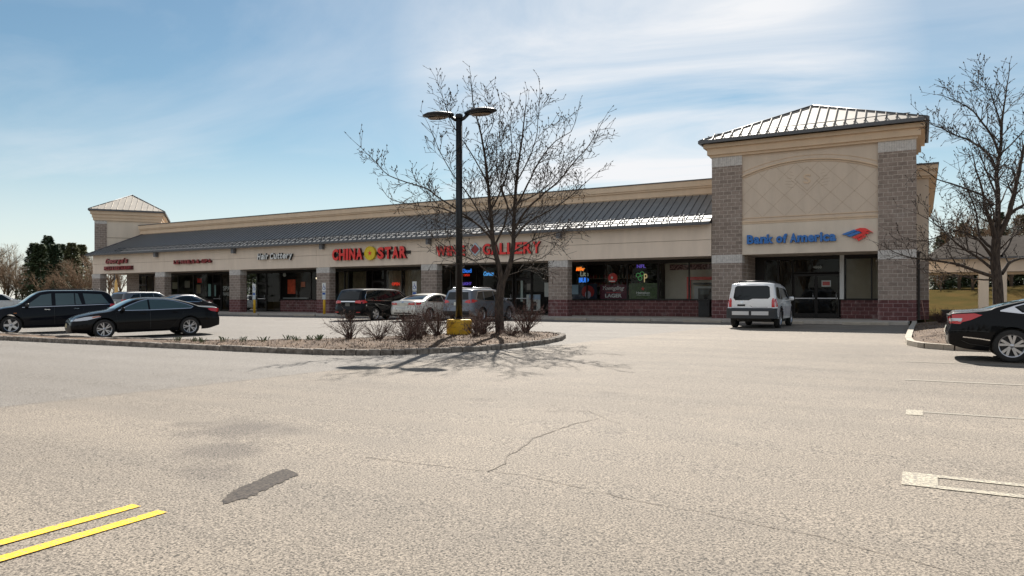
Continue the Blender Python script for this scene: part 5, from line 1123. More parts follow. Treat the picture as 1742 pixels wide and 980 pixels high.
# parked cars half hidden behind the black saloon, and one at the far west
c = Car(suv(PG, L=4.6, W=1.85, H=1.68)); f, r = c.L/2, -c.L/2
def simple_suv(c):
    f, r = c.L/2, -c.L/2
    c.windows([[(f-1.40, 1.06), (f-1.95, 1.48), (r+2.34, 1.54), (r+2.34, 1.08)], [(r+2.26, 1.08), (r+2.26, 1.54), (r+1.4, 1.52), (r+1.30, 1.11)], [(r+1.22, 1.12), (r+1.30, 1.50), (r+.85, 1.46), (r+.55, 1.18)]], M['carglass'])
    c.glass('rear', [(-.64, 1.15), (.64, 1.15), (.56, 1.50), (-.56, 1.50)], 'rear_window', M['carglass']); c.glass('front', [(-.72, 1.22), (.72, 1.22), (.62, 1.54), (-.62, 1.54)], 'windscreen', M['carglass_teal'])
    c.doors([[(r+2.30, .36), (f-1.36, .35), (f-1.24, .98), (r+2.30, 1.02)], [(r+1.50, .62), (r+1.66, .37), (r+2.27, .36), (r+2.27, 1.02), (r+1.25, 1.06)]], [(r+2.52, .94), (r+1.50, .97)])
    c.lamp('tail_light', [(r+.12, .98), (r+.4, 1.0), (r+.34, 1.13), (r+.16, 1.14)], 'rear', [(.6, .96), (.88, .98), (.84, 1.14), (.6, 1.12)], M['redlens']); c.mirrors(f-1.45, 1.08); c.plate('rear', .31, .84, .16); c.wheels(dict(n=5, w=(.04, .035)))
simple_suv(c); c.finish('crossover_car', 'dark grey crossover mostly hidden behind the black saloon, by the westernmost shop', 'car', (-46.8, 31.2), R(90))
c = Car(sedan(paint('charcoal', (.05, .05, .055), .5), L=4.75, W=1.82, H=1.48)); dress_sedan(c, M['carglass'], None, None); f, r = c.L/2, -c.L/2
c.lamp('tail_light', [(r+.08, .86), (r+.40, .89), (r+.44, .97), (r+.10, .985)], 'rear', [(.4, .87), (.86, .86), (.84, .985), (.44, .96)], M['redlens']); c.plate('rear', .31, .78, .16); c.wheels(dict(n=8, w=(.02, .02)))
c.finish('sedan_car', 'charcoal saloon whose roof shows above the rear of the black saloon', 'car', (-43.2, 31.4), R(90))
c = Car(suv(paint('offwhite', (.66, .66, .64)), L=4.6, W=1.85, H=1.62)); simple_suv(c); c.finish('crossover_car', 'white crossover at the far west edge, its roof showing over the black sport utility car', 'car', (-62.5, 29.0), R(80))
# ------------------------------------------------------------------ street furniture
lp = empty('parking_lamp', (-12.8, 19.2, gz(19.2)), R(11), 'tall black parking lot lamp with two flat heads on a round yellow base', 'lamp post')
a = MB(); a.lathe([(0, .06), (.385, .06), (.40, .10), (.40, .60), (.385, .66), (.36, .68), (0, .68)], 32, 0, 'Z'); a.build('base', M['yellow'], lp)
a = MB(); a.box(-.14, .14, -.14, .14, .68, .72); a.tube([(0,0,.72), (0,0,7.06)], [.108, .104], 16); a.lathe([(.104, 7.06), (.12, 7.06), (.12, 7.20), (0, 7.22)], 16)
for sx in (-1, 1):
    for sy in (-1, 1): a.tube([(sx*.11, sy*.11, .72), (sx*.11, sy*.11, .78)], .014, 6)
a.build('pole', M['blackmetal'], lp)
lens = mat('lamp_lens', (.22, .16, .11), .3, coat=.6)
for sg in (-1, 1):
    a = MB(); a.tube([(sg*.06, 0, 7.02), (sg*.16, 0, 7.06), (sg*.30, 0, 7.18)], [.055, .055, .06], 8)
    vs = []; K = 22; secs = [(.20, .07, .055), (.30, .13, .085), (.48, .26, .11), (.72, .34, .12), (.98, .31, .10), (1.18, .18, .055), (1.26, .06, .025)]
    for (x, hw, hh) in secs:
        for k in range(K):
            t = 2*math.pi*k/K; zz = math.sin(t)*hh*(1.0 if math.sin(t) > 0 else .62); vs.append((sg*x, math.cos(t)*hw, 7.21 + .03*(x-.2) + zz))
    fs = [(i*K+k, i*K+(k+1)%K, (i+1)*K+(k+1)%K, (i+1)*K+k) for i in range(len(secs)-1) for k in range(K)] + [tuple(range(K)), tuple(range((len(secs)-1)*K, len(secs)*K))]
    a.add(vs, fs, 0, True); o = a.build('lamp_head', M['blackmetal'], lp)
    a = MB(); n = 16; a.add([(sg*(.74+.34*math.cos(2*math.pi*k/n)), .17*math.sin(2*math.pi*k/n), 7.148) for k in range(n)] + [(sg*(.74+.28*math.cos(2*math.pi*k/n)), .13*math.sin(2*math.pi*k/n), 7.115) for k in range(n)], [tuple(range(n, 2*n))] + [(k, (k+1)%n, n+(k+1)%n, n+k) for k in range(n)]); a.build('lens', lens, o)

def wheelchair(mb, x, z, s, y, m):
    def ring(cx_, cz_, r_, t0, t1, w):
        n = 14
        for i in range(n):
            a0, a1 = t0+(t1-t0)*i/n, t0+(t1-t0)*(i+1)/n
            q = [(cx_+(r_+d)*math.cos(t), cz_+(r_+d)*math.sin(t)) for t, d in ((a0, -w), (a1, -w), (a1, w), (a0, w))]; mb.add([(u, y, v) for u, v in q], [(0,1,2,3)], m)
    ring(x-.01*s, z-.12*s, .20*s, R(120), R(400), .035*s); ring(x-.05*s, z+.36*s, .03*s, 0, R(360), .03*s)
    for (a0, b0), (a1, b1) in (((-.05, .28), (-.02, .0)), ((-.02, .02), (.18, .02)), ((.18, .02), (.28, -.26)), ((-.04, .16), (.14, .16))):
        l = math.hypot(a1-a0, b1-b0); nx, nz = -(b1-b0)/l*.035*s, (a1-a0)/l*.035*s; mb.add([(x+a0*s-nx, y, z+b0*s-nz), (x+a1*s-nx, y, z+b1*s-nz), (x+a1*s+nx, y, z+b1*s+nz), (x+a0*s+nx, y, z+b0*s+nz)], [(0,1,2,3)], m)
sblue = mat('sign_blue', (.015, .08, .35), .4)
for x, lab in ((-41.75, 'white accessible parking sign on a yellow bollard before the hair salon door'), (-34.98, 'white accessible parking sign on a yellow bollard beside the fourth pier'), (-27.4, 'white accessible parking sign rising behind the black minivan')):
    b_ = empty('parking_sign_post', (x, 36.15, 0), 0, lab, 'sign', 'accessible parking signs along the kerb')
    a = MB(); a.lathe([(0, 0), (.085, 0), (.085, .92), (.06, .97), (0, .98)], 16); a.build('bollard', M['yellow'], b_)
    a = MB(); a.tube([(0,0,.97), (0,0,2.1)], .022, 8); a.build('post', M['alloy'], b_)
    a = MB(); a.box(-.16, .16, -.04, -.028, 1.52, 2.10); wheelchair(a, 0, 1.80, .50, -.043, 1); p = a.build('sign_panel', [M['white'], sblue], b_)
    a = MB(); a.box(-.15, .15, -.04, -.028, .98, 1.48); a.box(-.12, .12, -.043, -.041, 1.30, 1.44, 1); a.build('lower_panel', [mat('sign_pale', (.55, .6, .62), .5) if x < -41 else bpy.data.materials['sign_pale'], sblue], b_)
for k, (x, lab) in enumerate([(-41.3, 'before the hair salon door'), (-35.9, 'left of the second accessible parking sign'), (-31.0, 'left of the black minivan'), (-16.35, 'before the helmet poster window, next to the sixth pier'), (-12.85, 'before the lobby window of the wine shop'), (-9.3, 'before the bank pier with the litter bin'), (-5.6, 'in front of the white off road car'), (-2.15, 'before the bank window, nearest the east bed')]):
    a = MB(); a.prism([(-.09, 0), (.09, 0), (.075, .10), (.045, .13), (-.045, .13), (-.075, .10)], -.92, .92)
    o = a.build('wheel_stop', M['kerbconc']); o.rotation_euler = (0, 0, R(90)); o.location = (x, 35.3, gz(35.3)); tag(o, 'concrete wheel stop ' + lab, 'wheel stop', 'wheel stops along the shop kerb')
# feather flag and thin lamp beyond the west end
ff = empty('feather_flag', (-69.0, 42.6, gz(42.6)), 0, 'tall pale yellow feather flag standing beyond the west end of the arcade', 'flag')
a = MB(); a.tube([(0,0,0), (0,0,2.6), (.1,0,3.0), (.35,0,3.15)], .02, 6); a.build('pole', M['white'], ff)
a = MB(); a.add([(.02, -.01, .6), (.55, -.01, .6), (.62, -.01, 1.6), (.55, -.01, 2.4), (.36, -.01, 3.1), (.12, -.01, 2.98), (.02, -.01, 2.6), (.02, .01, .6), (.55, .01, .6), (.62, .01, 1.6), (.55, .01, 2.4), (.36, .01, 3.1), (.12, .01, 2.98), (.02, .01, 2.6)], [(0,1,2,3,4,5,6), (7,13,12,11,10,9,8)]); a.build('cloth', mat('flag_cloth', (.72, .46, .16), .8), ff)
far = empty('street_lamp', (-74.5, 46.0, gz(46)), 0, 'thin dark street lamp standing before the brown trees west of the shops', 'street lamp')
a = MB(); a.tube([(0,0,0), (0,0,4.4)], .06, 8); a.build('pole', M['blackmetal'], far); a = MB(); a.box(-.75, .06, -.15, .15, 4.4, 4.5); a.build('lamp_head', M['alloy'], far)
fe = empty('rail_fence', (-110, 62, gz(60)), 0, 'low dark rail fence far off at the west edge of the lot', 'fence')
a = MB(); a.box(-30, 38, -.03, .03, 1.15, 1.25); a.box(-30, 38, -.03, .03, .6, .7); a.build('rail', M['blackmetal'], fe)
x = -30
while x <= 38: a = MB(); a.box(x-.05, x+.05, -.05, .05, 0, 1.3); a.build('post', M['blackmetal'], fe); x += 3.4
# black utility box beside the tower
ub = empty('utility_box', (1.3, 36.2, gz(36.2)), 0, 'dark green utility box in the planting bed behind the near saloon', 'utility box')
a = MB(); a.box(-.5, .6, -.3, .3, .12, .62); a.build('cabinet', mat('utility_green', (.02, .03, .028), .6), ub); a = MB(); a.box(-.54, .64, -.34, .34, .62, .68); a.build('lid', mat('utility_lid', (.03, .04, .038), .6), ub)
st = MB(); st.tube([(.15, 33.6, .05), (.02, 33.6, .95)], .016, 6); tag(st.build('marker_stake', mat('stake_wood', (.30, .16, .12), .8)), 'thin reddish stake leaning in the east planting bed', 'stake')

# ------------------------------------------------------------------ vegetation
def rvec(rnd): 
    v = Vector((rnd.gauss(0,1), rnd.gauss(0,1), rnd.gauss(0,1))); return v.normalized()
def limb(mb, pts, r0, r1, n=6, rnd=None, wob=0):
    """smoothed limb through the given points; returns points with radius"""
    P_ = [Vector(p) for p in pts]; out_ = []
    for i in range(len(P_)-1):
        p0, p1, p2, p3 = P_[max(i-1, 0)], P_[i], P_[i+1], P_[min(i+2, len(P_)-1)]; k = max(2, int((p2-p1).length/.22))
        for j in range(k):
            t = j/k; out_.append(.5*((2*p1)+(-p0+p2)*t+(2*p0-5*p1+4*p2-p3)*t*t+(-p0+3*p1-3*p2+p3)*t*t*t))
    out_.append(P_[-1]); m = len(out_)
    if rnd: out_ = [p + rvec(rnd)*wob*(0 if i == 0 else 1) for i, p in enumerate(out_)]
    rad = [r0 + (r1-r0)*(i/(m-1))**.8 for i in range(m)]
    mb.tube(out_, rad, n, 0, True, False); return list(zip(out_, rad))
def twig(mb, p, d, L_, r, lvl, rnd, upb=.25, knots=None, seg=.16):
    n = max(2, int(L_/seg)); pts = [p]; q = p.copy(); dd = d.copy(); path = [(q.copy(), dd.copy(), r)]
    for i in range(n):
        dd = (dd + rvec(rnd)*.16 + Vector((0,0,upb*.12))).normalized(); q = q + dd*(L_/n); pts.append(q); path.append((q.copy(), dd.copy(), r*(1-.75*(i+1)/n)))
    mb.tube(pts, [max(.0058, r*(1-.75*i/n)) for i in range(n+1)], 4 if r > .012 else 3, 0, True, False)
    if knots is not None:
        e = pts[-1]; s_ = .020 + rnd.random()*.012; mb.add([e+Vector((s_,0,0)), e+Vector((-s_*.5,s_*.8,0)), e+Vector((-s_*.5,-s_*.8,0)), e+dd*s_*2.6], [(0,1,2),(0,3,1),(1,3,2),(2,3,0)], 0)
        if lvl <= 1:
            for q_, d_, r_ in path[1:-1]:
                if rnd.random() < .5:
                    s_ = .016; o_ = rvec(rnd)*.012; e = q_+o_; mb.add([e+Vector((s_,0,0)), e+Vector((-s_*.5,s_*.8,0)), e+Vector((-s_*.5,-s_*.8,0)), e+(d_+rvec(rnd)*.6)*s_*2.2], [(0,1,2),(0,3,1),(1,3,2),(2,3,0)], 0)
    if lvl > 0:
        for q_, d_, r_ in path[1:]:
            for c_ in range(rnd.choice((1, 2, 2)) if lvl > 1 else 1):
                if rnd.random() < (.95 if lvl > 1 else .78):
                    side = d_.cross(rvec(rnd)).normalized(); nd = (d_*rnd.uniform(.5, 1.0) + side*rnd.uniform(.6, 1.0) + Vector((0,0,upb))).normalized()
                    twig(mb, q_, nd, L_*rnd.uniform(.40, .66), max(.003, r_*.6), lvl-1, rnd, upb, knots, seg)
def bare_tree(name, loc, rz_, trunk, limbs, seed, label, cat, group, barkm, density=1.0, lvl=2):
    rnd = random.Random(seed); t = empty(name, loc, rz_, label, cat, group)
    a = MB(); limb(a, trunk[0], trunk[1], trunk[2], 12, rnd, .006); a.build('trunk', barkm, t)
    a = MB()
    for pts, r0, r1, *o in limbs:
        path = limb(a, pts, r0, r1, 7, rnd, .012); m = len(path); start = o[0] if o else .22
        for i, (p, r) in enumerate(path[:-1]):
            if i < m*start: continue
            d = (path[i+1][0]-p).normalized()
            for _ in range(2 if rnd.random() < .5*density else 1):
                if rnd.random() < .88*density:
                    side = d.cross(rvec(rnd)).normalized(); frac = i/m; nd = (d*.75 + side*rnd.uniform(.6, 1.1) + Vector((0,0,.22))).normalized()
                    twig(a, p, nd, (.88 - .45*frac)*rnd.uniform(.5, 1.15), max(.006, r*.55), lvl if frac < .8 else lvl-1, rnd, .25, True)
        d = (path[-1][0]-path[-2][0]).normalized(); twig(a, path[-1][0], d, .45, r1, 1, rnd, .2, True)
    a.build('branches', barkm, t); return t
def bark_mat(name, c1, c2):
    m = mat(name, c1, .95); t_ = m.node_tree; co = N(t_, 'ShaderNodeTexCoord'); mpp = N(t_, 'ShaderNodeMapping'); mpp.inputs['Scale'].default_value = (9, 9, 2.2); t_.links.new(co.outputs['Object'], mpp.inputs[0])
    nz = N(t_, 'ShaderNodeTexNoise'); nz.inputs['Scale'].default_value = 2.2; nz.inputs['Detail'].default_value = 7; nz.inputs['Roughness'].default_value = .7; t_.links.new(mpp.outputs[0], nz.inputs['Vector'])
    rp = N(t_, 'ShaderNodeValToRGB'); t_.links.new(nz.outputs['Fac'], rp.inputs[0]); rp.color_ramp.elements[0].position = .38; rp.color_ramp.elements[0].color = (*c1, 1); rp.color_ramp.elements[1].position = .66; rp.color_ramp.elements[1].color = (*c2, 1)
    b = t_.nodes['Principled BSDF']; t_.links.new(rp.outputs[0], b.inputs['Base Color']); bp = N(t_, 'ShaderNodeBump'); bp.inputs['Distance'].default_value = .02; t_.links.new(nz.outputs['Fac'], bp.inputs['Height']); t_.links.new(bp.outputs[0], b.inputs['Normal']); return m
bark = bark_mat('pear_bark', (.020, .014, .011), (.095, .072, .056))
rt = random.Random(77)
def conv(u0, v0, sc_):                        # sketch units -> metres beside and above the trunk foot
    def f(pts, spread=.0):
        out_ = []; k = rt.uniform(-1, 1)*spread
        for i, (u, v) in enumerate(pts): out_.append(((u-u0)/sc_, k*i/(len(pts)-1) + rt.uniform(-.05, .05)*(i > 0), (v0-v)/sc_))
        return out_
    return f
c1 = conv(850, 570, 55.5)
T1 = ([(850,573), (848,550), (847,520), (849,492), (852,474)], .165, .13)
L1 = [([(852,478), (846,445), (838,410), (834,380), (830,330), (825,280), (818,225), (808,180), (800,150), (797,112)], .095, .012, 0.0),
      ([(850,482), (862,455), (870,430), (873,390), (874,354), (877,310), (882,260), (888,215), (895,150)], .10, .012, 0.0),
      ([(836,400), (815,375), (791,359), (765,348), (740,338), (700,335), (655,325), (641,313)], .045, .008, 2.2),
      ([(800,362), (765,340), (735,320), (717,308), (690,302), (658,291), (632,265), (607,240)], .034, .007, 1.6),
      ([(836,395), (812,350), (790,315), (770,290), (752,262), (738,230), (727,205)], .036, .007, 1.4),
      ([(828,300), (812,270), (795,240), (770,205), (755,170), (741,128)], .026, .006, -1.2),
      ([(820,240), (830,205), (838,180), (826,150), (815,135)], .018, .005, 1.0),
      ([(832,345), (850,310), (862,270), (870,230), (868,180), (880,145)], .034, .006, -1.0),
      ([(874,380), (893,350), (918,325), (952,297), (975,270), (1001,242), (1026,198)], .045, .007, 1.6),
      ([(874,395), (900,365), (935,345), (972,320), (1005,290), (1036,262)], .042, .007, -1.6),
      ([(876,340), (892,310), (910,275), (925,248), (948,222), (975,206), (985,180)], .038, .007, 1.2),
      ([(880,290), (898,260), (912,225), (915,195), (918,150)], .026, .006, -1.2),
      ([(872,420), (895,405), (918,392), (945,385), (975,372), (1010,362)], .032, .006, 2.2),
      ([(866,440), (888,430), (910,436), (935,424), (952,400), (966,398)], .022, .005, -2.0),
      ([(844,436), (825,430), (800,436), (775,420), (755,412), (735,398), (722,375)], .026, .005, -2.0),
      ([(852,470), (832,458), (812,444), (792,430), (770,440), (748,432)], .018, .005, 2.4),
      ([(858,462), (880,456), (905,448), (930,452)], .016, .004, -2.2),
      ([(838,410), (855,375), (862,340), (850,300), (856,260), (848,215), (850,170)], .04, .006, 2.4),
      ([(874,360), (858,325), (846,290), (840,240), (846,200)], .03, .006, -2.4),
      ([(878,330), (905,318), (940,290), (965,255), (990,225)], .03, .006, 3.0),
      ([(834,380), (806,390), (776,382), (745,372), (712,360)], .026, .005, 2.8)]
bare_tree('ornamental_tree', (-11.85, 20.2, gz(20.2)+.12), math.atan2(.4925, .8703), (c1(T1[0]), T1[1], T1[2]), [(c1(p, abs(s)*1.0 if s else .3), r0, r1) for p, r0, r1, s in L1], 5, 'leafless ornamental tree with a forked trunk standing on the island beside the lamp post', 'tree', 'leafless ornamental trees', bark, 1.0, 2)
c2 = conv(1697, 560, 53.5)
T2 = ([(1698,563), (1697,520), (1696,480), (1694,440), (1695,400)], .165, .135)
L2 = [([(1695,405), (1697,370), (1698,330), (1699,290), (1703,240), (1708,190), (1715,150), (1722,112)], .10, .010, 0),
      ([(1696,400), (1708,370), (1716,330), (1722,290), (1730,240), (1742,190), (1752,150)], .10, .010, .8),
      ([(1695,410), (1684,375), (1668,350), (1655,320), (1640,290), (1628,262)], .09, .010, -1.0),
      ([(1698,290), (1690,262), (1677,243), (1655,228), (1640,220), (1620,208), (1606,200), (1589,180)], .05, .007, 1.2),
      ([(1701,260), (1690,225), (1676,200), (1663,183), (1643,166), (1625,157), (1609,151)], .045, .007, -1.2),
      ([(1705,215), (1696,185), (1690,160), (1680,140), (1668,128)], .03, .006, .8),
      ([(1692,465), (1668,454), (1643,442), (1611,436), (1580,430), (1556,420), (1532,402)], .065, .007, -1.6),
      ([(1692,455), (1672,430), (1650,410), (1632,382), (1612,360), (1592,345)], .055, .007, 1.4),
      ([(1692,440), (1672,400), (1645,385), (1618,395), (1590,400), (1565,388)], .045, .006, -2.2),
      ([(1690,345), (1672,328), (1650,318), (1620,306), (1597,300), (1570,280), (1558,290)], .045, .006, 1.6),
      ([(1696,330), (1670,300), (1650,280), (1632,262), (1616,256)], .036, .006, 2.0),
      ([(1704,460), (1721,442), (1741,434), (1770,430), (1800,420)], .07, .008, 1.0),
      ([(1703,393), (1717,362), (1739,344), (1765,330), (1795,310)], .08, .008, -1.2),
      ([(1704,430), (1730,405), (1752,380), (1785,370)], .05, .007, 1.8),
      ([(1720,310), (1738,290), (1758,262), (1780,240)], .04, .006, 1.2),
      ([(1690,470), (1664,468), (1636,458), (1604,452), (1575,445)], .03, .005, 1.2),
      ([(1690,440), (1660,425), (1628,418), (1600,410), (1572,405)], .03, .005, -.6),
      ([(1688,430), (1662,405), (1640,400), (1612,375), (1588,372)], .03, .005, .8),
      ([(1690,400), (1668,375), (1645,362), (1618,345), (1600,338)], .034, .005, -1.8),
      ([(1692,372), (1672,352), (1645,345), (1622,330), (1604,322)], .03, .005, 2.0),
      ([(1700,420), (1715,395), (1730,388), (1748,370)], .03, .005, 1.2),
      ([(1702,340), (1722,322), (1742,300), (1760,290)], .03, .005, -1.4),
      ([(1700,260), (1715,235), (1728,205), (1738,170)], .03, .005, 1.4),
      ([(1694,420), (1680,395), (1690,350), (1680,300), (1684,262)], .05, .006, 2.4)]
bare_tree('ornamental_tree', (2.1, 27.5, gz(27.5)+.12), math.atan2(.4925, .8703), (c2(T2[0]), T2[1], T2[2]), [(c2(p, abs(s)*1.0 if s else .3), r0, r1) for p, r0, r1, s in L2], 9, 'large leafless ornamental tree rising behind the near saloon at the east edge', 'tree', 'leafless ornamental trees', bark, 1.0, 2)
# low twiggy shrubs on the island and a few by the tower
shm = bark_mat('shrub_twig', (.035, .018, .013), (.13, .075, .055)); leafm = mat('shrub_bud', (.085, .018, .016), .7)
def shrub(x, y, h, w, seed, label, dense=1.0, leaf=400, zb=None):
    rnd = random.Random(seed); poly = FR if x < -5 else BED; t = empty('shrub', (x, y, (zb if zb is not None else mound_z(x, y, poly, .12)) - .01), 0, label, 'shrub', 'reddish leafless shrubs in the beds')
    a = MB(); ends = []
    for k in range(int(44*dense)):
        an = rnd.uniform(0, 6.28); sp = rnd.random()**.6; p = Vector((rnd.gauss(0,.05), rnd.gauss(0,.05), 0)); d = Vector((math.cos(an)*sp*w/h*1.9, math.sin(an)*sp*w/h*1.9, 1)).normalized(); L_ = h*rnd.uniform(.6, 1.05); n = 4; pts = [p]; q = p
        for i in range(n):
            d = (d + rvec(rnd)*.24).normalized(); q = q + d*L_/n; pts.append(q)
            if i > 0:
                for _ in range(2):
                    nd = (d + rvec(rnd)*.8).normalized(); e = q + nd*rnd.uniform(.10, .26); m_ = (q+e)/2 + rvec(rnd)*.015; a.tube([q, m_, e], [.0035, .0028, .002], 3, 0, True, False); ends += [m_, e]
                    if rnd.random() < .6: nd2 = (nd + rvec(rnd)*.8).normalized(); e2 = m_ + nd2*rnd.uniform(.06, .16); a.tube([m_, e2], [.0026, .002], 3, 0, True, False); ends.append(e2)
        a.tube(pts, [.010, .008, .006, .005, .003], 4, 0, True, False); ends += pts[2:]
    a.build('branches', shm, t); a = MB()
    for k in range(leaf):
        e = rnd.choice(ends) + rvec(rnd)*.03; u = rvec(rnd); v = u.orthogonal().normalized(); s_ = rnd.uniform(.012, .024); a.add([e-u*s_, e+v*s_*.5, e+u*s_, e-v*s_*.5], [(0,1,2,3)], 0)
    a.build('foliage', leafm, t); return t
SH = [(-14.45, 15.95, .85, .45, 'first bare twiggy shrub at the narrow west end of the mulch', 1, 160), (-13.55, 16.2, .72, .5, 'sparse shrub second from the west in the island', .9, 160), (-13.35, 17.3, .72, .42, 'small shrub behind the second one, west of the lamp post', .9, 200), (-12.75, 17.0, .95, .45, 'dark taller shrub in front of the pearl white saloon', 1.1, 260), (-13.0, 18.3, 1.0, .6, 'broad dark red shrub just west of the yellow lamp base', 1.3, 420),
      (-12.1, 19.5, .95, .6, 'dark red shrub between the yellow lamp base and the tree', 1.3, 420), (-11.85, 18.6, .55, .35, 'little shrub at the foot of the tree', .8, 200), (-11.3, 20.9, 1.05, .5, 'round dark red shrub at the east end of the island', 1.5, 700), (-13.9, 18.9, .8, .5, 'thin shrub at the back edge of the island', .9, 300), (-12.5, 16.1, .5, .55, 'low sprawling shrub at the front kerb west of the lamp post', 1.0, 120), (-12.9, 20.6, .7, .6, 'low shrub behind the yellow lamp base', 1.1, 300), (-11.0, 19.4, .45, .5, 'low sprawling shrub in front of the tree', 1.0, 150)]
for k, (x, y, h, w, lab, de, lf) in enumerate(SH): shrub(x, y, h, w, 30+k, lab, de, lf)
shrub(.7, 33.5, .55, .5, 60, 'low dark shrub at the foot of the east tower pier', 1.4, 500); shrub(1.7, 31.0, .5, .5, 61, 'low dark shrub behind the tail of the near saloon', 1.4, 500)
# sprouting bulbs
sprm = mat('sprout_leaf', (.07, .10, .03), .6)
for k, (x, y) in enumerate([(-19.4, 13.95), (-18.8, 14.1), (-18.3, 13.95), (-17.7, 14.15), (-17.1, 14.4), (-16.4, 14.5), (-15.9, 15.0), (-15.3, 15.2), (-15.05, 15.4), (-14.9, 15.15), (-15.45, 14.8)]):
    rnd = random.Random(k); a = MB()
    for i in range(16):
        an = rnd.uniform(0, 6.28); b0 = Vector((rnd.gauss(0,.05), rnd.gauss(0,.05), 0)); h = rnd.uniform(.08, .17); l = Vector((math.cos(an), math.sin(an), 0)); s_ = l.cross(Vector((0,0,1)))*.008
        a.add([b0-s_, b0+s_, b0+l*h*.3+Vector((0,0,h*.8))+s_*.7, b0+l*h*.6+Vector((0,0,h)), b0+l*h*.3+Vector((0,0,h*.8))-s_*.7], [(0,1,2,3,4)], 0)
    o = a.build('bulb_sprout', sprm); o.location = (x, y, mound_z(x, y, FR, .12)); tag(o, 'small tuft of green bulb leaves sprouting on the thin western strip of the island', 'plant', 'bulb leaf tufts on the island')

# ---- background trees
def conifer(h, w, seed, m1, tm, n=4800):
    rnd = random.Random(seed); t = empty('evergreen_tree'); a = MB(); a.tube([(0,0,0), (0,0,h*.95)], [h*.022, .03], 7); a.build('trunk', tm, t); a = MB()
    lob = [rnd.uniform(.7, 1.25) for _ in range(9)]
    for k in range(n):
        z = h*(.04 + .94*rnd.random()**.85); an = rnd.uniform(0, 6.28); rr_ = w*(1-z/h)**.75*lob[int(an/6.29*9)]*(.75+.25*math.sin(z*5+an*2)) + .12; rad_ = rr_*rnd.random()**.45
        p = Vector((math.cos(an)*rad_, math.sin(an)*rad_, z)); o_ = Vector((math.cos(an), math.sin(an), -.25+rnd.uniform(-.3, .5))).normalized(); s_ = rnd.uniform(.28, .6)*(h/11); sd = o_.cross(Vector((0,0,1))).normalized()*s_*.32 + rvec(rnd)*.06
        a.add([p, p+o_*s_*.5+sd, p+o_*s_+Vector((0,0,-.1*s_)), p+o_*s_*.5-sd], [(0,1,2,3)], 0)
    a.build('crown', m1, t); return t
greenm = [mat('needles_%d' % i, c, .8) for i, c in enumerate([(.045, .072, .030), (.065, .090, .034), (.12, .12, .045)])]
btk = bark_mat('far_bark', (.05, .035, .025), (.14, .10, .07))
def brushy(h, w, seed, barkm, twigm, n=10):
    """far leafless tree: trunk, limbs and a cloud of fine twigs"""
    rnd = random.Random(seed); t = empty('leafless_tree'); a = MB(); a.tube([(0,0,0), (.05,0,h*.25), (0,.05,h*.45)], [h*.022, h*.018, h*.013], 7); a.build('trunk', barkm, t); a = MB()
    for k in range(n):
        an = rnd.uniform(0, 6.28); z0 = h*rnd.uniform(.12, .45); sp = rnd.uniform(.25, 1); d = Vector((math.cos(an)*sp*w/h*1.6, math.sin(an)*sp*w/h*1.6, 1)).normalized(); p = Vector((0,0,z0)); L_ = (h-z0)*rnd.uniform(.75, 1.05); pts = [p]; q = p
        for i in range(6):
            d = (d + rvec(rnd)*.12).normalized(); q = q + d*L_/6; pts.append(q)
            for _ in range(5):
                nd = (d + rvec(rnd)*.75).normalized(); l2 = L_*rnd.uniform(.12, .26); e = q + nd*l2; a.tube([q, (q+e)/2+rvec(rnd)*.05, e], [.022, .016, .01], 3, 0, True, False)
                for _ in range(5): b_ = q + nd*l2*rnd.uniform(.3, 1); e2 = b_ + (nd+rvec(rnd)*.8).normalized()*l2*rnd.uniform(.3, .6); a.tube([b_, e2], [.012, .008], 3, 0, True, False)
        a.tube(pts, [h*.010*(1-i/7.5) for i in range(7)], 5, 0, True, False)
    a.build('branches', twigm, t); return t
tw1 = bark_mat('twig_brown', (.10, .06, .035), (.30, .20, .12)); tw2 = bark_mat('twig_tan', (.16, .12, .08), (.42, .34, .24))
def place(o, x, y, s, rz_, label, group, sz=1):
    o.location = (x, y, gzx(x, y)-.1); o.scale = (s, s, s*sz); o.rotation_euler = (0, 0, rz_); tag(o, label, 'tree', group); return o
CON = [conifer(10, 2.6, 1, greenm[0], btk), conifer(9.5, 2.9, 2, greenm[1], btk), conifer(9, 3.0, 3, greenm[2], btk)]
BR = [brushy(9, 4, 4, btk, tw1, 12), brushy(9, 4.4, 5, btk, tw2, 11)]
used = set()
def take(lst, i):
    if (id(lst), i) not in used: used.add((id(lst), i)); return lst[i]
    return copy_tree(lst[i])
def at(u, D_):                                  # bearing (as an angle from the west-looking axis) and distance -> lot coordinates
    a_ = (u-871)/1230; return D_*(a_*.8703-.4925), D_*(a_*.4925+.8703)
G1, G2 = 'evergreens beyond the lot', 'leafless trees beyond the lot'
for u, D_, i, s, sz, lab in [(58, 104, 0, .95, 1, 'westernmost and smallest of the dark evergreens'), (82, 100, 0, 1.02, 1, 'tallest pointed dark evergreen west of the shops'), (68, 96, 1, .92, 1, 'dark evergreen low between the two pointed ones'), (104, 106, 1, 1.0, 1, 'wide evergreen next to the tall pointed one'), (122, 104, 2, 1.06, 1, 'yellowish green evergreen nearest the corner tower'), (139, 112, 2, 1.1, 1, 'pale green evergreen half behind the corner tower'), (94, 94, 0, .85, 1, 'low dark evergreen at the centre of the western clump')]:
    x, y = at(u, D_); place(take(CON, i), x, y, s, u*.7, lab, G1, sz)
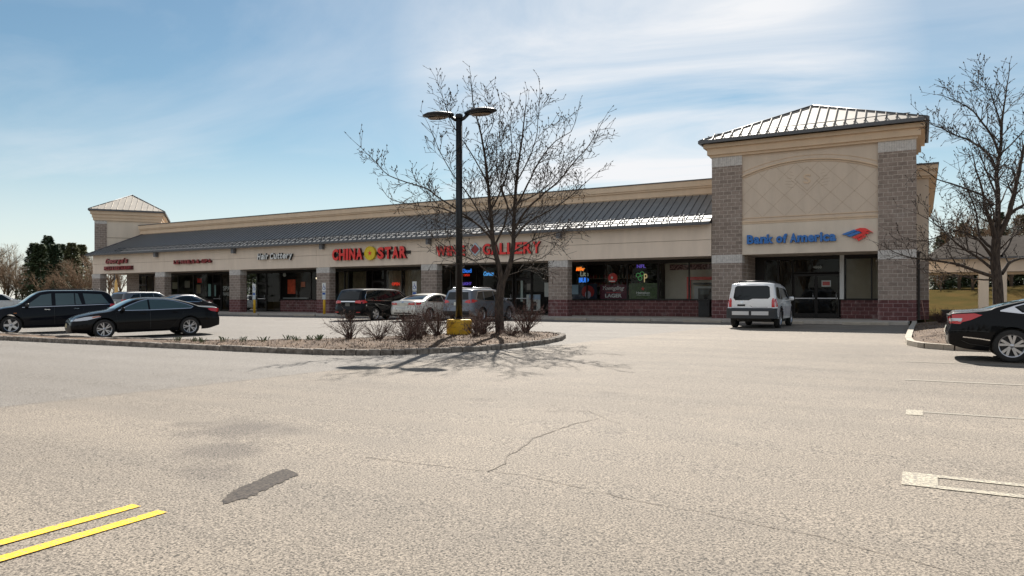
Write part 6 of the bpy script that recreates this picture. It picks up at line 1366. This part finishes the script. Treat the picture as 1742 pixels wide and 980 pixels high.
for u, D_, i, s, lab in [(8, 120, 1, 1.0, 'tan leafless tree at the far west edge of the picture'), (28, 116, 1, 1.05, 'tan leafless tree with wide crown, second from the west edge'), (-15, 108, 0, 1.0, 'brown leafless tree cut by the west edge'), (14, 100, 0, .66, 'short brown leafless tree before the tan ones'), (38, 98, 0, .62, 'short reddish leafless tree at the foot of the evergreens'), (47, 100, 1, .5, 'short tan leafless tree next to the evergreens'), (116, 86, 0, .48, 'brown leafless tree in front of the wide evergreen'), (136, 84, 0, .60, 'brown leafless tree left of the thin street lamp'), (152, 88, 0, .72, 'brown leafless tree against the corner tower'), (186, 92, 0, .8, 'brown leafless tree seen through the west end of the arcade'), (204, 96, 0, .8, 'brown leafless tree beside the feather flag'), (-60, 100, 1, 1.0, 'tan leafless tree just beyond the west edge'), (76, 84, 0, .45, 'low brown leafless tree before the dark evergreens')]:
    x, y = at(u, D_); place(take(BR, i), x, y, s, u*1.3, lab, G2)
for u, D_, i, s, lab in [(1606, 92, 0, .8, 'dark evergreen standing just east of the bank wing'), (1640, 98, 1, 1.0, 'tall evergreen behind the drive through roof'), (1668, 96, 1, .9, 'evergreen behind the trunk of the near leafless tree'), (1738, 96, 2, 1.15, 'big evergreen at the east edge of the picture'), (1765, 92, 1, 1.1, 'evergreen cut by the east edge'), (1600, 104, 2, .9, 'yellowish evergreen close to the bank wing'), (1700, 100, 0, 1.1, 'dark evergreen between the two big eastern ones')]:
    x, y = at(u, D_); place(take(CON, i), x, y, s, u*.7, lab, G1)
for u, D_, i, s, lab in [(1632, 88, 0, 1.1, 'brown leafless tree above the drive through canopy'), (1655, 86, 0, .95, 'low brown leafless tree seen through the drive through opening'), (1600, 88, 0, .5, 'small brown leafless tree on the grass bank by the bank wing'), (1720, 88, 0, 1.1, 'brown leafless tree at the east end of the grass bank')]:
    x, y = at(u, D_); place(take(BR, i), x, y, s, u*1.3, lab, G2)
for u, D_, i, s, lab in [(1596, 93, 1, .62, 'small dark evergreen low on the grass bank next to the bank wing'), (1618, 97, 0, .6, 'small dark evergreen seen in the drive through opening'), (1636, 95, 1, .66, 'small bushy evergreen in the middle of the drive through opening'), (1654, 98, 0, .62, 'small dark evergreen at the right of the drive through opening'), (1692, 96, 1, .6, 'small evergreen right of the near tree trunk'), (1712, 95, 0, .62, 'small dark evergreen on the bank by the east edge'), (1730, 97, 1, .6, 'small bushy evergreen on the bank at the east edge')]:
    x, y = at(u, D_); place(take(CON, i), x, y, s, u*.7, lab, G1)
# the wood on the far side of the road, behind the photographer: it is what the shop windows mirror
rnd = random.Random(12)
for k in range(46):
    x = -215 + k*6.2 + rnd.uniform(-2, 2); o = copy_tree(BR[k % 2] if k % 3 else CON[k % 2]); y = -62 + rnd.uniform(-6, 6)
    o.name = 'roadside_tree'; place(o, x, y, rnd.uniform(1.5, 2.0), k, 'roadside tree behind the photographer, mirrored in the shop windows', 'roadside trees mirrored in the glass')
